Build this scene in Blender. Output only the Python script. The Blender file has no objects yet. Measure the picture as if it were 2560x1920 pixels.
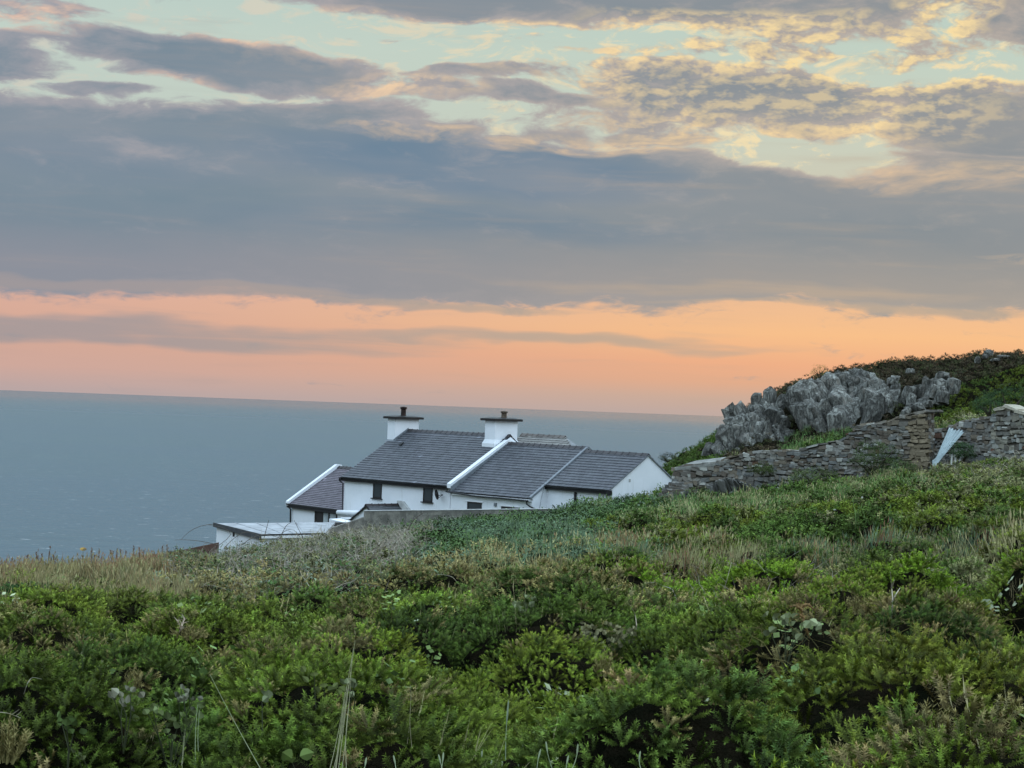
import bpy, bmesh, math, random
import numpy as np
from mathutils import Vector, Matrix

S = bpy.context.scene
COL = S.collection
rng = np.random.default_rng(7)
random.seed(7)

# ---------------------------------------------------------------- camera
FPX = 4777.0
RHO = math.radians(2.08)
PITCH = math.radians(0.66)
_X = np.array([1.0, 0, 0])
_F = np.array([0, math.cos(PITCH), math.sin(PITCH)])
_U = np.array([0, -math.sin(PITCH), math.cos(PITCH)])
_R = math.cos(RHO) * _X + math.sin(RHO) * _U
_UP = -math.sin(RHO) * _X + math.cos(RHO) * _U
cd = bpy.data.cameras.new('camera')
cd.sensor_width = 36.0
cd.lens = 36.0 * FPX / 2560.0
cd.clip_start = 0.1
cd.clip_end = 200000.0
cam = bpy.data.objects.new('camera', cd)
COL.objects.link(cam)
M = Matrix(((_R[0], _UP[0], -_F[0], 0), (_R[1], _UP[1], -_F[1], 0), (_R[2], _UP[2], -_F[2], 0), (0, 0, 0, 1)))
cam.matrix_world = M
S.camera = cam
cd.dof.use_dof = False

def ray(px, py):
    """direction (forward component 1) through a point of the 2560x1920 photograph"""
    d = _F + _R * (px - 1280) / FPX - _UP * (py - 960) / FPX
    return d / d[1]
def at(px, py, D):
    return ray(px, py) * D
def proj(P):
    P = np.asarray(P, float)
    z = P @ _F
    return 1280 + FPX * (P @ _R) / z, 960 - FPX * (P @ _UP) / z

# ---------------------------------------------------------------- colour, exposure
S.view_settings.view_transform = 'Standard'
S.view_settings.look = 'None'
S.view_settings.exposure = 0.0
S.view_settings.gamma = 1.0
S.cycles.max_bounces = 6
S.cycles.diffuse_bounces = 3
S.cycles.glossy_bounces = 3
S.cycles.transparent_max_bounces = 6
S.cycles.use_denoising = True

def lin(r, g, b):
    f = lambda c: (c / 255 / 12.92) if c / 255 <= 0.04045 else ((c / 255 + 0.055) / 1.055) ** 2.4
    return (f(r), f(g), f(b), 1.0)

# ---------------------------------------------------------------- small node language
class G:
    def __init__(s, tree): s.t = tree; s.n = tree.nodes; s.l = tree.links
    def new(s, kind, **kw):
        n = s.n.new(kind)
        for k, v in kw.items(): setattr(n, k, v)
        return n
    def put(s, inp, v):
        if isinstance(v, E): s.l.new(v.s, inp)
        elif isinstance(v, bpy.types.NodeSocket): s.l.new(v, inp)
        elif v is not None: inp.default_value = v
    def m(s, op, a, b=None, c=None, clamp=False):
        n = s.new('ShaderNodeMath', operation=op, use_clamp=clamp)
        for i, v in enumerate((a, b, c)):
            if v is not None: s.put(n.inputs[i], v)
        return E(s, n.outputs[0])
    def ramp(s, x, lo, hi):                       # smooth step
        n = s.new('ShaderNodeMapRange', interpolation_type='SMOOTHSTEP')
        s.put(n.inputs[0], x); s.put(n.inputs[1], lo); s.put(n.inputs[2], hi)
        return E(s, n.outputs[0])
    def mix(s, f, a, b, mode='MIX'):
        n = s.new('ShaderNodeMix', data_type='RGBA', blend_type=mode)
        s.put(n.inputs[0], f); s.put(n.inputs[6], a); s.put(n.inputs[7], b)
        return E(s, n.outputs[2])
    def vec(s, x, y, z=0.0):
        n = s.new('ShaderNodeCombineXYZ')
        for i, v in enumerate((x, y, z)): s.put(n.inputs[i], v)
        return E(s, n.outputs[0])
    def noise(s, v, scale=1.0, detail=4.0, rough=0.55, dist=0.0, lac=2.0):
        n = s.new('ShaderNodeTexNoise')
        s.put(n.inputs['Vector'], v)
        for k, q in (('Scale', scale), ('Detail', detail), ('Roughness', rough), ('Distortion', dist), ('Lacunarity', lac)):
            n.inputs[k].default_value = q
        return E(s, n.outputs[0])
    def cramp(s, x, stops, interp='EASE'):
        n = s.new('ShaderNodeValToRGB'); n.color_ramp.interpolation = interp
        s.put(n.inputs[0], x)
        el = n.color_ramp.elements
        el[0].position, el[0].color = stops[0]
        el[1].position, el[1].color = stops[-1]
        for p, c in stops[1:-1]:
            e = el.new(p); e.color = c
        return E(s, n.outputs[0])
class E:
    def __init__(s, g, sock): s.g = g; s.s = sock
    def __add__(s, o): return s.g.m('ADD', s, o)
    __radd__ = __add__
    def __sub__(s, o): return s.g.m('SUBTRACT', s, o)
    def __rsub__(s, o): return s.g.m('SUBTRACT', o, s)
    def __mul__(s, o): return s.g.m('MULTIPLY', s, o)
    __rmul__ = __mul__
    def __truediv__(s, o): return s.g.m('DIVIDE', s, o)
    def __pow__(s, o): return s.g.m('POWER', s, o)
    def clamp(s): return s.g.m('ADD', s, 0.0, clamp=True)
    def max(s, o): return s.g.m('MAXIMUM', s, o)
    def min(s, o): return s.g.m('MINIMUM', s, o)

# ---------------------------------------------------------------- sky
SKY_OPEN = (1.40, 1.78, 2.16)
SUN_AZ = math.radians(62.0)          # to the right of the view, low behind the cloud
SUN_EL = math.radians(4.0)
W = bpy.data.worlds.new('World')
S.world = W
W.use_nodes = True
g = G(W.node_tree)
g.n.clear()
tc = g.new('ShaderNodeTexCoord')
sep = g.new('ShaderNodeSeparateXYZ'); g.l.new(tc.outputs['Generated'], sep.inputs[0])
dx, dy, dz = (E(g, o) for o in sep.outputs)
KA = 3.8187                           # 1 / 15 degrees
az = g.m('ARCTAN2', dx, dy) * KA      # azimuth in units of 15 degrees, 0 = straight ahead
el = g.m('ARCSINE', dz) * KA          # elevation in the same units

def uv(px, py):                       # photograph -> the same units
    return (px - 1280) / 1251.0, (973 + 0.0365 * px + 7 - py) / 1251.0

def blob(px, py, wx, wy, tilt=0.0):
    """soft ellipse on the sky, 1 in its middle, 0 at its rim"""
    u, v = uv(px, py); a = wx / 1251.0; b = wy / 1251.0
    c, s_ = math.cos(math.radians(tilt)), math.sin(math.radians(tilt))
    du = az_w - u; dv = el_w - v
    p = (du * c + dv * s_) * (1 / a)
    q = (dv * c - du * s_) * (1 / b)
    r2 = p * p + q * q
    return (1.0 - r2).max(0.0)

# broad warp so that no edge is a clean ellipse
wv = g.vec(az * 2.2, el * 7.0, 0.0)
w1 = g.noise(wv, 1.0, 3.0, 0.6) - 0.5
wv2 = g.vec(az * 2.2 + 7.3, el * 7.0, 3.1)
w2 = g.noise(wv2, 1.0, 3.0, 0.6) - 0.5
az_w = az + w1 * 0.28
el_w = el + w2 * 0.11

# clear sky, by elevation, left and right
e0 = (el * 0.8).clamp()
left = g.cramp(e0, [(0.0, lin(186, 166, 164)), (0.035, lin(206, 168, 156)), (0.09, lin(212, 168, 150)), (0.16, lin(220, 174, 156)), (0.215, lin(206, 170, 156)),
                    (0.30, lin(178, 172, 168)), (0.42, lin(192, 204, 194)), (0.56, lin(193, 208, 198)), (1.0, lin(140, 190, 196))], 'LINEAR')
right = g.cramp(e0, [(0.0, lin(192, 170, 160)), (0.025, lin(204, 172, 152)), (0.05, lin(226, 172, 138)), (0.08, lin(239, 175, 134)), (0.13, lin(247, 191, 138)), (0.19, lin(236, 188, 148)),
                     (0.30, lin(205, 190, 165)), (0.42, lin(202, 206, 188)), (0.56, lin(194, 208, 194)), (1.0, lin(150, 194, 196))], 'LINEAR')
clear = g.mix(g.ramp(az, -1.05, 0.75), left, right)

# cloud cover: where the photograph's clouds lie
az_hi = g.ramp(az, -1.0, 1.0)
# main bank: bottom edge and top edge as functions of azimuth
bot = 0.232 + az_w * 0.012
top = 0.552 - g.ramp(az_w, -0.45, 1.0) * 0.095
bank = g.ramp(el_w, bot - 0.08, bot + 0.04) * (1.0 - g.ramp(el_w, top - 0.03, top + 0.05))
cover = bank * 1.25
hi = [
    (1350, 5, 1260, 96, -1.0, 1.15), (1750, 40, 760, 78, -2.0, 1.0), (2100, 60, 420, 110, 3, .75), (2500, 90, 230, 110, 0, .75),  # top bank
    (520, 182, 520, 70, -4.5, 1.15), (30, 190, 160, 75, 0, .85), (60, 70, 190, 55, 0, .6),           # left
    (230, 256, 190, 26, 0, .8), (120, 330, 330, 70, 4, 1.0), (700, 320, 420, 75, 4, 1.0),
    (1180, 215, 300, 26, 3, .75), (1230, 262, 420, 36, -2, .8), (1860, 270, 560, 108, -3, 1.15),
    (2420, 340, 330, 140, -4, 1.15), (2380, 460, 340, 80, 0, 1.0), (1480, 335, 520, 60, 0, .62),
    (1250, 130, 120, 30, 0, .25), (1580, 150, 260, 26, 0, .4), (2250, 170, 200, 36, 10, .4), (1850, 150, 300, 40, 0, .45),
]
acc = None
for (x, y, a, b, t, k) in hi:
    q = blob(x, y, a, b, t) * k
    acc = q if acc is None else acc.max(q)
hole = (blob(1990, 415, 300, 44, -4) * 0.8).max(blob(350, 395, 300, 40, -12) * 0.35).max(blob(1330, 322, 200, 26, 0) * .45)
cover = cover.max(acc * 1.2)
cover = cover - hole * 1.0

# outside the frame: broken cloud overhead, clear behind
far = g.ramp(el, 0.95, 1.6)
cover = cover.max(far * 0.45)

# cloud texture, stretched along the horizon
def tex(ox, oy, det):
    v = g.vec(az_w * 3.1 + ox, el_w * 10.5 + oy, w1 * 1.3)
    v2 = g.vec(az_w * 9.0 + ox * 3, el_w * 27.0 + oy * 2.6, 4.0)
    return g.noise(v, 1.6, det, 0.62, 0.08) * 0.62 + g.noise(v2, 1.7, 4.0, 0.62) * 0.38
n0 = tex(0.0, 0.0, 5.0)
n1 = tex(-0.05, 0.13, 4.0)
az_h = az + w1 * 0.05; el_h = el + w2 * 0.03
fv = g.vec(az_h * 15.0 + 2.0, el_h * 30.0, 9.0); f0 = g.noise(fv, 1.3, 4.0, 0.6, 0.0)
fw = g.vec(az_h * 15.0 + 1.85, el_h * 30.0 + 0.33, 9.0); f1 = g.noise(fw, 1.3, 3.0, 0.6, 0.0)
puff = (g.ramp(el_w, 0.50, 0.60) * (0.35 + az_hi * 0.65)).clamp()
dens = cover + (n0 - 0.5) * 2.3 + (f0 - 0.5) * puff * 1.5
body = g.ramp(dens, 0.18, 0.62)
core = g.ramp(dens, 0.35, 1.25)
litn = ((n0 - n1) * 4.2 + (f0 - f1) * puff * 4.5 + 0.34).clamp()

lit_where = None
for (x, y, a, b, t, k) in [(1900, 240, 620, 150, -4, 1.0), (2060, 330, 420, 90, 0, .8), (1850, 110, 520, 62, -3, 1.0), (1100, 85, 560, 44, -2, .9), (680, 78, 360, 44, 0, .8),
                           (2330, 70, 150, 90, 0, 1.0), (60, 90, 200, 50, 0, .6), (2400, 480, 340, 46, 0, .95), (1480, 372, 420, 26, 0, .8), (1010, 338, 210, 26, 0, .9), (1650, 330, 300, 50, 0, .5),
                           (950, 240, 260, 34, 0, .5), (2300, 210, 340, 70, 0, .8), (600, 125, 330, 26, -4, .5), (420, 220, 130, 24, 0, .4), (2520, 655, 150, 16, 0, .5), (1250, 180, 900, 60, 0, .3)]:
    q = blob(x, y, a, b, t) * (1.6 * k)
    lit_where = q if lit_where is None else lit_where.max(q)
lit_where = (lit_where * 1.25).clamp()
lit = (litn * lit_where * (1.0 - core * 0.55)).clamp()

dark = g.mix(az_hi, lin(116, 136, 151), lin(134, 142, 148))
blue_spot = (blob(1150, 425, 620, 95, -2) * 1.5 + blob(1150, 570, 700, 60, 0) * 0.5 + blob(300, 420, 500, 60, 0) * .5).clamp()
dark = g.mix(blue_spot, dark, lin(100, 128, 151))
pale = g.mix(az_hi, lin(164, 162, 168), lin(184, 172, 162))
low = g.ramp(el_w, 0.52, 0.26)
# inside the big bank the shading is very soft
soft = g.noise(g.vec(az_w * 1.8 + 3.0, el_w * 8.0, 1.0), 1.0, 3.0, 0.5)
ccol = g.mix((core * 0.80 + low * 0.25 - (soft - 0.5) * 0.9).clamp(), pale, dark)
warm_low = g.mix(az_hi, lin(146, 146, 156), lin(170, 160, 150))
ccol = g.mix((low * g.ramp(el_w, 0.42, 0.24) * 0.75).clamp(), ccol, warm_low)
yel = g.mix(g.ramp(az, -0.9, 0.6), lin(240, 202, 176), lin(255, 226, 164))
yel = g.mix(g.ramp(el, 0.62, 0.45), yel, lin(244, 205, 160))
ccol = g.mix(lit, ccol, yel)
sky = g.mix(body, clear, ccol)
# small torn puffs drifting in the clear gaps
pv = g.vec(az_w * 8.5 + 11.0, el_w * 22.0, 5.0)
pn = g.noise(pv, 1.5, 5.0, 0.62, 0.3)
pm = (g.ramp(el_w, 0.42, 0.52) * (1.0 - g.ramp(el, 0.9, 1.1))).clamp()
pf = (g.ramp(pn, 0.50, 0.66) * pm * (0.55 + az_hi * 0.35)).clamp()
pf = pf * (1.0 - body)
pcol = g.mix(g.ramp(az, -0.9, 0.5), lin(216, 204, 188), lin(246, 224, 176))
sky = g.mix(pf, sky, pcol)

# thin streaks in the glow above the horizon
sv = g.vec(az * 2.4 + 1.0, el * 34.0, 2.0)
sn = g.noise(sv, 1.0, 4.0, 0.55, 0.3)
str_m = (blob(250, 845, 980, 46, 0) * 1.5).max(blob(1400, 862, 760, 20, 0) * 1.2).max(blob(950, 772, 560, 17, -1) * 1.6).max(blob(2330, 800, 330, 22, 0) * 1.4).max(blob(300, 735, 800, 22, 0) * 1.6).max(blob(2000, 790, 480, 10, 0)).max(blob(1900, 745, 800, 30, 0) * .8)
str_m = g.ramp(str_m + (sn - 0.5) * 2.2, 0.0, 1.45)
str_c = g.mix(g.ramp(az, -0.9, 0.4), lin(160, 152, 154), lin(188, 168, 148))
sky = g.mix((str_m * 0.85).clamp(), sky, str_c)

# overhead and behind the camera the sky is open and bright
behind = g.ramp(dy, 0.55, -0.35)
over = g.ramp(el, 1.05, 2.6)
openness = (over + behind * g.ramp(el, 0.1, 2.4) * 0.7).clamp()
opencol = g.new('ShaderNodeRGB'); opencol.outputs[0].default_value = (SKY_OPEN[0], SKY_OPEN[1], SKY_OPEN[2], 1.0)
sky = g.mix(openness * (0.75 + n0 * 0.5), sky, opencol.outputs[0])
# below the horizon
sky = g.mix(g.ramp(el, -0.02, -0.2), sky, lin(96, 112, 122))

st = g.new('ShaderNodeTexSky', sky_type='NISHITA', sun_disc=False)
st.sun_elevation = SUN_EL; st.sun_rotation = SUN_AZ
st.air_density = 1.0; st.dust_density = 1.5; st.ozone_density = 1.5
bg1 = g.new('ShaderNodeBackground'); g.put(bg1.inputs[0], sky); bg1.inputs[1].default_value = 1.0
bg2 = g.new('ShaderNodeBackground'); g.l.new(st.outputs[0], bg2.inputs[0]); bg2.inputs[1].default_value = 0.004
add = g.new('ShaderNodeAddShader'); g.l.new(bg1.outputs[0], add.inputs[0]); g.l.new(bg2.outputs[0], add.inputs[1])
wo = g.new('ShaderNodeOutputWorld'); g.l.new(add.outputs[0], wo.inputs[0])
W.cycles.sampling_method = 'MANUAL'
W.cycles.sample_map_resolution = 512

sl = bpy.data.lights.new('sun', 'SUN')
sl.energy = 0.5; sl.angle = math.radians(25); sl.color = (1.0, 0.90, 0.80)
so = bpy.data.objects.new('sun', sl); COL.objects.link(so)
_el = math.radians(16)
_d = Vector((math.sin(SUN_AZ) * math.cos(_el), math.cos(SUN_AZ) * math.cos(_el), math.sin(_el)))
so.rotation_euler = _d.to_track_quat('Z', 'Y').to_euler()
so.location = (30, 10, 30)

# ================================================================ helpers
def tag(o, label=None, cat=None, group=None, kind=None):
    if label: o['label'] = label
    if cat: o['category'] = cat
    if group: o['group'] = group
    if kind: o['kind'] = kind
    return o

def empty(name, loc, label, cat, group=None, rz=0.0):
    o = bpy.data.objects.new(name, None); COL.objects.link(o)
    o.location = loc; o.rotation_euler = (0, 0, rz); o.empty_display_size = 0.3
    return tag(o, label, cat, group)

def mesh_np(name, V, Fc, mats, col=None, smooth=False, parent=None, matidx=None):
    """V (n,3), Fc (m,k) all faces the same size, col per vertex (n,3)"""
    V = np.asarray(V, np.float32); Fc = np.asarray(Fc, np.int32)
    me = bpy.data.meshes.new(name)
    k = Fc.shape[1]
    me.vertices.add(len(V)); me.vertices.foreach_set('co', V.ravel())
    me.loops.add(Fc.size); me.loops.foreach_set('vertex_index', Fc.ravel())
    me.polygons.add(len(Fc)); me.polygons.foreach_set('loop_start', np.arange(0, Fc.size, k, dtype=np.int32))
    if matidx is not None: me.polygons.foreach_set('material_index', np.asarray(matidx, np.int32))
    me.polygons.foreach_set('use_smooth', np.full(len(Fc), smooth, bool))
    me.update(calc_edges=True)
    if col is not None:
        a = me.color_attributes.new('Col', 'FLOAT_COLOR', 'POINT')
        c4 = np.ones((len(V), 4), np.float32); c4[:, :3] = col
        a.data.foreach_set('color', c4.ravel())
    for m in (mats if isinstance(mats, (list, tuple)) else [mats]): me.materials.append(m)
    o = bpy.data.objects.new(name, me); COL.objects.link(o)
    if parent is not None: o.parent = parent
    return o

class MB:
    """collects polygons with a colour each; build() links them as one mesh object"""
    def __init__(s): s.v = []; s.f = []; s.c = []
    def add(s, V, F, c=(1, 1, 1)):
        n = len(s.v); s.v += [tuple(p) for p in V]; s.f += [tuple(i + n for i in f) for f in F]; s.c += [tuple(c)] * len(V)
        return s
    def box(s, O, ax, ay, az_, c=(1, 1, 1)):
        """parallelepiped from corner O with three edge vectors"""
        O, ax, ay, az_ = (np.asarray(q, float) for q in (O, ax, ay, az_))
        V = [O, O + ax, O + ax + ay, O + ay]; V += [p + az_ for p in V]
        F = [(0, 3, 2, 1), (4, 5, 6, 7), (0, 1, 5, 4), (1, 2, 6, 5), (2, 3, 7, 6), (3, 0, 4, 7)]
        if np.dot(np.cross(ax, ay), az_) < 0: F = [f[::-1] for f in F]
        return s.add(V, F, c)
    def prism(s, poly, d, c=(1, 1, 1)):
        """planar polygon extruded by vector d"""
        P = [np.asarray(p, float) for p in poly]; n = len(P); d = np.asarray(d, float)
        V = P + [p + d for p in P]
        F = [tuple(range(n)), tuple(range(2 * n - 1, n - 1, -1))] + [(i, i + n, (i + 1) % n + n, (i + 1) % n) for i in range(n)]
        return s.add(V, F, c)
    def tube(s, pts, r, n=8, c=(1, 1, 1), cap=True):
        P = [np.asarray(p, float) for p in pts]
        rs = r if isinstance(r, (list, tuple)) else [r] * len(P)
        V = []; F = []
        up = np.array([0.13, 0.21, 0.97])
        for i, p in enumerate(P):
            t = P[min(i + 1, len(P) - 1)] - P[max(i - 1, 0)]; t /= np.linalg.norm(t) + 1e-9
            u = np.cross(t, up)
            if np.linalg.norm(u) < 0.05: u = np.cross(t, np.array([1.0, 0, 0]))
            u /= np.linalg.norm(u); w = np.cross(t, u)
            for k in range(n):
                a = 2 * math.pi * k / n
                V.append(p + rs[i] * (math.cos(a) * u + math.sin(a) * w))
        for i in range(len(P) - 1):
            for k in range(n):
                a, b = i * n + k, i * n + (k + 1) % n
                F.append((a, b, b + n, a + n))
        if cap: F += [tuple(range(n))[::-1], tuple(range((len(P) - 1) * n, len(P) * n))]
        return s.add(V, F, c)
    def build(s, name, mat, parent=None, smooth=False, fix=True):
        me = bpy.data.meshes.new(name)
        me.from_pydata([tuple(map(float, p)) for p in s.v], [], s.f)
        if fix:
            bm = bmesh.new(); bm.from_mesh(me); bmesh.ops.recalc_face_normals(bm, faces=bm.faces); bm.to_mesh(me); bm.free()
        a = me.color_attributes.new('Col', 'FLOAT_COLOR', 'POINT')
        c4 = np.ones((len(s.v), 4), np.float32); c4[:, :3] = np.asarray(s.c, np.float32)
        a.data.foreach_set('color', c4.ravel())
        for m in (mat if isinstance(mat, (list, tuple)) else [mat]): me.materials.append(m)
        for p in me.polygons: p.use_smooth = smooth
        o = bpy.data.objects.new(name, me); COL.objects.link(o)
        if parent is not None: o.parent = parent
        return o

# ================================================================ materials
def material(name, build):
    m = bpy.data.materials.new(name); m.use_nodes = True
    gg = G(m.node_tree); gg.n.clear()
    out = gg.new('ShaderNodeOutputMaterial'); b = gg.new('ShaderNodeBsdfPrincipled')
    gg.l.new(b.outputs[0], out.inputs[0])
    build(gg, b)
    return m
def P(gg):
    t = gg.new('ShaderNodeTexCoord'); return E(gg, t.outputs['Object'])
def attr(gg, name='Col'):
    a = gg.new('ShaderNodeAttribute', attribute_name=name); return E(gg, a.outputs['Color'])
def bump(gg, b, h, strength, dist=0.02):
    n = gg.new('ShaderNodeBump'); n.inputs['Strength'].default_value = strength; n.inputs['Distance'].default_value = dist
    gg.put(n.inputs['Height'], h); gg.l.new(n.outputs[0], b.inputs['Normal'])
def scaled(gg, v, sx, sy, sz):
    n = gg.new('ShaderNodeMapping'); gg.put(n.inputs[0], v); n.inputs['Scale'].default_value = (sx, sy, sz); return E(gg, n.outputs[0])

def m_plain(name, c, rough=0.6, spec=0.3, var=0.15, scale=6.0, bmp=0.15, metal=0.0):
    def f(gg, b):
        n = gg.noise(P(gg), scale, 5.0, 0.6)
        n2 = gg.noise(P(gg), scale * 7, 4.0, 0.6)
        k = gg.ramp(n, 0.3, 0.7)
        gg.put(b.inputs['Base Color'], gg.mix(k, tuple(x * (1 - var) for x in c) + (1,), tuple(min(1, x * (1 + var)) for x in c) + (1,)))
        b.inputs['Roughness'].default_value = rough; b.inputs['Specular IOR Level'].default_value = spec; b.inputs['Metallic'].default_value = metal
        if bmp: bump(gg, b, n2, bmp, 0.02)
    return material(name, f)

def m_attr(name, rough=0.7, spec=0.25, var=0.25, scale=8.0, bmp=0.3, bscale=30.0, trans=0.0):
    def f(gg, b):
        n = gg.noise(P(gg), scale, 4.0, 0.6)
        k = n * (2 * var) + (1 - var)
        c = gg.new('ShaderNodeVectorMath', operation='SCALE'); gg.put(c.inputs[0], attr(gg)); gg.put(c.inputs['Scale'], k)
        gg.l.new(c.outputs[0], b.inputs['Base Color'])
        b.inputs['Roughness'].default_value = rough; b.inputs['Specular IOR Level'].default_value = spec
        if bmp: bump(gg, b, gg.noise(P(gg), bscale, 4.0, 0.6), bmp, 0.03)
    return material(name, f)

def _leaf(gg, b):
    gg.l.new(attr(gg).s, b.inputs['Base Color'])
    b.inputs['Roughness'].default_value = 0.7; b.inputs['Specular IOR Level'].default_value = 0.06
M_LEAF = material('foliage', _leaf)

def _render(gg, b):
    v = P(gg)
    n = gg.noise(v, 0.9, 5.0, 0.6); n2 = gg.noise(scaled(gg, v, 5.0, 5.0, 0.8), 1.0, 4.0, 0.6)
    c = gg.mix(gg.ramp(n, 0.35, 0.75), (0.79, 0.82, 0.86, 1), (0.72, 0.76, 0.80, 1))
    c = gg.mix((gg.ramp(n2, 0.55, 0.82) * 0.5).clamp(), c, (0.50, 0.52, 0.50, 1))
    gg.put(b.inputs['Base Color'], c)
    b.inputs['Roughness'].default_value = 0.75; b.inputs['Specular IOR Level'].default_value = 0.2
    bump(gg, b, gg.noise(v, 5.0, 3.0, 0.5), 0.12, 0.03)
M_RENDER = material('white_render', _render)
M_SLATE = m_attr('slate', rough=0.55, spec=0.28, var=0.22, scale=3.0, bmp=0.25, bscale=25)
M_BLACK = m_plain('black_paint', (0.012, 0.013, 0.015), 0.45, 0.35, 0.3, 3, 0.1)
M_DARKWOOD = m_plain('dark_frame', (0.022, 0.020, 0.020), 0.5, 0.3, 0.3, 5, 0.1)
M_RUST = m_plain('sooty_clay', (0.035, 0.022, 0.018), 0.8, 0.2, 0.5, 9, 0.4)
M_EDGE = m_plain('dark_grey_edge', (0.05, 0.055, 0.06), 0.6, 0.3, 0.3, 4, 0.2)
M_LEAD = m_plain('lead_flashing', (0.16, 0.18, 0.20), 0.5, 0.4, 0.2, 4, 0.2)
M_CEMENT = m_plain('cement_fillet', (0.42, 0.43, 0.42), 0.85, 0.2, 0.2, 4, 0.4)
M_FELT = m_plain('pale_roof_felt', (0.33, 0.345, 0.36), 0.8, 0.2, 0.26, 1.6, 0.3)
M_WHITEPAINT = m_plain('white_paint', (0.82, 0.85, 0.88), 0.4, 0.35, 0.05, 2, 0.05)
def _glass(gg, b):
    b.inputs['Base Color'].default_value = (0.03, 0.034, 0.036, 1); b.inputs['Roughness'].default_value = 0.08; b.inputs['Specular IOR Level'].default_value = 0.6
    bump(gg, b, gg.noise(P(gg), 1.3, 2.0, 0.5), 0.06, 0.05)
M_GLASS = material('window_glass', _glass)
def _block(gg, b):
    v = P(gg)
    n = gg.noise(v, 2.2, 6.0, 0.65); n2 = gg.noise(scaled(gg, v, 6, 6, 1.2), 1.0, 4.0, 0.6)
    c = gg.mix(gg.ramp(n, 0.35, 0.68), (0.13, 0.125, 0.11, 1), (0.27, 0.26, 0.225, 1))
    c = gg.mix((gg.ramp(n2, 0.5, 0.75) * 0.7).clamp(), c, (0.085, 0.085, 0.08, 1))
    gg.put(b.inputs['Base Color'], c); b.inputs['Roughness'].default_value = 0.9; b.inputs['Specular IOR Level'].default_value = 0.15
    bump(gg, b, gg.noise(v, 40.0, 4.0, 0.7), 0.6, 0.02)
M_BLOCK = material('concrete_block', _block)
M_STONE = m_attr('wall_stone', rough=0.9, spec=0.15, var=0.45, scale=9.0, bmp=0.7, bscale=26)
def _rock(gg, b):
    v = P(gg)
    n = gg.noise(v, 0.8, 6.0, 0.62, 0.4); n2 = gg.noise(scaled(gg, v, 2.6, 2.6, 0.7), 1.6, 6.0, 0.65, 0.6); n3 = gg.noise(v, 9.0, 4.0, 0.65)
    c = gg.mix(gg.ramp(n, 0.36, 0.66), (0.125, 0.125, 0.11, 1), (0.335, 0.34, 0.305, 1))
    c = gg.mix((gg.ramp(n2, 0.5, 0.68) * 0.75).clamp(), c, (0.10, 0.085, 0.07, 1))
    c = gg.mix((gg.ramp(n3, 0.60, 0.74) * 0.45).clamp(), c, (0.40, 0.41, 0.38, 1))
    cr = gg.m('ABSOLUTE', n2 - 0.5)
    c = gg.mix((gg.ramp(cr, 0.035, 0.0) * 0.8).clamp(), c, (0.035, 0.032, 0.03, 1))
    gg.put(b.inputs['Base Color'], gg.mix(1.0, c, attr(gg), 'MULTIPLY'))
    b.inputs['Roughness'].default_value = 0.88; b.inputs['Specular IOR Level'].default_value = 0.2
    h = n2 * 1.0 + n3 * 0.5 + gg.ramp(cr, 0.0, 0.06) * 0.6
    bump(gg, b, h, 1.0, 0.10)
M_ROCK = material('grey_crag_rock', _rock)
def _soil(gg, b):
    v = P(gg)
    n = gg.noise(v, 1.2, 6.0, 0.65); n2 = gg.noise(v, 14.0, 4.0, 0.65)
    c = gg.mix(gg.ramp(n, 0.35, 0.65), (0.022, 0.020, 0.012, 1), (0.03, 0.045, 0.014, 1))
    c = gg.mix(gg.ramp(n2, 0.5, 0.75), c, (0.06, 0.05, 0.028, 1))
    gg.put(b.inputs['Base Color'], c); b.inputs['Roughness'].default_value = 0.95; b.inputs['Specular IOR Level'].default_value = 0.1
    bump(gg, b, n2, 1.0, 0.1)
M_SOIL = material('heath_soil', _soil)

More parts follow.
